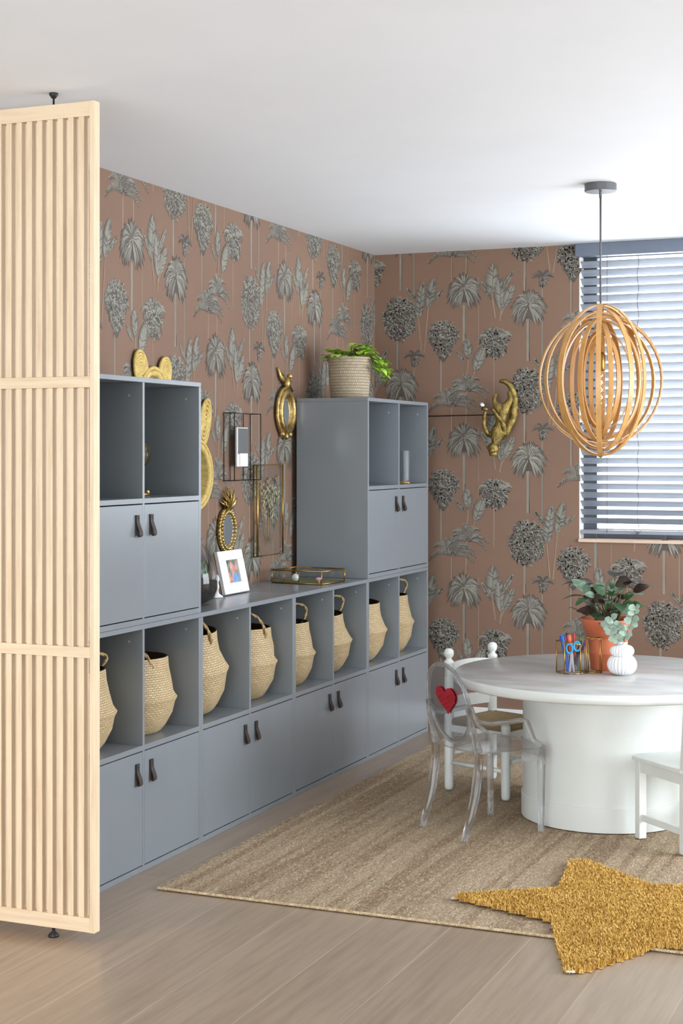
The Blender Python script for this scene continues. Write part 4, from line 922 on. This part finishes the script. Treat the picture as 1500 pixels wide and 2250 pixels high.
# basket planter on the right tower
Z2 = 2*T+.0005
pb = thing('planter_basket', 'cream woven planter basket on top of the right tower', 'basket', (-2.872, 6.955, Z2))
q = MB(); q.lathe([(0, 0), (.088, 0), (.092, .006), (.100, .10), (.105, .195), (.107, .200), (.103, .202), (.099, .195), (.09, .03), (0, .03)], 56); q.build('body', cream_w, pb)
fp = thing('leafy_plant', 'bright lime-green leafy plant spilling over the cream basket', 'plant', (-2.872, 6.955, Z2+.155))
q = MB(); q.cyl((0, 0), .088, -.02, .012, 24); q.build('soil', soil, fp)
q = MB(); s2 = MB(); r3 = random.Random(5)
ca, sa = math.cos(.397), math.sin(.397)
def cam2w(r, dep): return (r*ca-dep*sa, r*sa+dep*ca)   # right / away in room terms
lv = []
for i in range(46): lv.append((r3.uniform(-.095, .08), r3.uniform(-.08, .06), r3.uniform(.035, .085)))
for i in range(24): t__ = r3.random(); lv.append((.07+.105*t__, r3.uniform(-.06, .05), .085-.10*t__+r3.uniform(-.03, .03)))
for i in range(12): lv.append((r3.uniform(.0, .08), r3.uniform(-.06, .06), r3.uniform(.07, .125)))
lv += [(.16, -.02, -.035), (.135, -.04, -.045), (.175, 0, -.01), (.12, -.05, -.02), (-.1, -.04, .05), (-.11, -.02, .045), (-.06, -.09, .055), (.15, -.05, -.06), (.11, -.07, .0)]
for (r, dp, z) in lv:
    x, y = cam2w(r, dp); s2.tube([(x*.3, y*.3, .0), (x*.7, y*.7, max(.06, z)), (x, y, z)], .0014, 5)
    a = math.atan2(y, x)+r3.uniform(-.7, .7); nn = Vector((math.cos(a), math.sin(a), r3.uniform(-.9, -.1) if r > .09 else r3.uniform(-.4, .5))).normalized()
    for k_ in (-1, 0, 1):       # three-lobed leaf
        d = Matrix.Rotation(k_*.75, 3, 'Z') @ nn; l_ = (.046 if k_ == 0 else .034)*r3.uniform(.8, 1.25)
        leaf(q, (x, y, z), Vector((x, y, z))+d*l_, .036, curl=.1, mi=r3.choice((0, 1, 1)), n=4)
lime2 = mottled('lime_leaf_pale', rgb(196,224,88), rgb(156,200,62), .5, 18, .1)
q.build('foliage', [lime, lime2], fp); s2.build('stems', stemm, fp)
# inside the left tower
gb = thing('black_globe', 'round black ornament on a gold foot behind the divider of the left tower', 'ornament', (-2.87, 4.90, T+.4325))
q = MB(); q.sphere((0, 0, .150), .062, 16); q.lathe([(.008, .03), (.006, .06), (.012, .09)], 14); q.build('globe', mottled('black_gloss', rgb(26,24,24), rgb(96,80,40), .12, 30, .1), gb)
q = MB(); q.lathe([(0, 0), (.058, 0), (.060, .008), (.05, .014), (.012, .022), (.009, .034), (0, .034)], 28); q.sphere((0.03, .045, .012), .012, 8); q.build('foot', gold, gb)
# inside the right tower
cl = thing('glass_cloche', 'small clear glass case on a gold base in the right tower', 'display case', (-2.775, 7.36, T+.4325), .3)
q = MB(); q.box(-.062, .062, -.062, .062, 0, .012, .002); q.build('base', gold, cl)
q = MB()
for a0, a1, b0, b1 in ((-.055, .055, -.055, -.053), (-.055, .055, .053, .055), (-.055, -.053, -.053, .053), (.053, .055, -.053, .053)): q.box(a0, a1, b0, b1, .012, .165)
q.box(-.055, .055, -.055, .055, .165, .167); q.build('glass', thin_glass, cl)
q = MB(); q.box(-.10, .10, -.004, .004, 0, .255, .001); o_ = q.build('picture_board', trimw); o_.location = (-2.80, 6.765, T+.4325); tag(o_, 'thin white board standing against the left side inside the right tower', 'board')
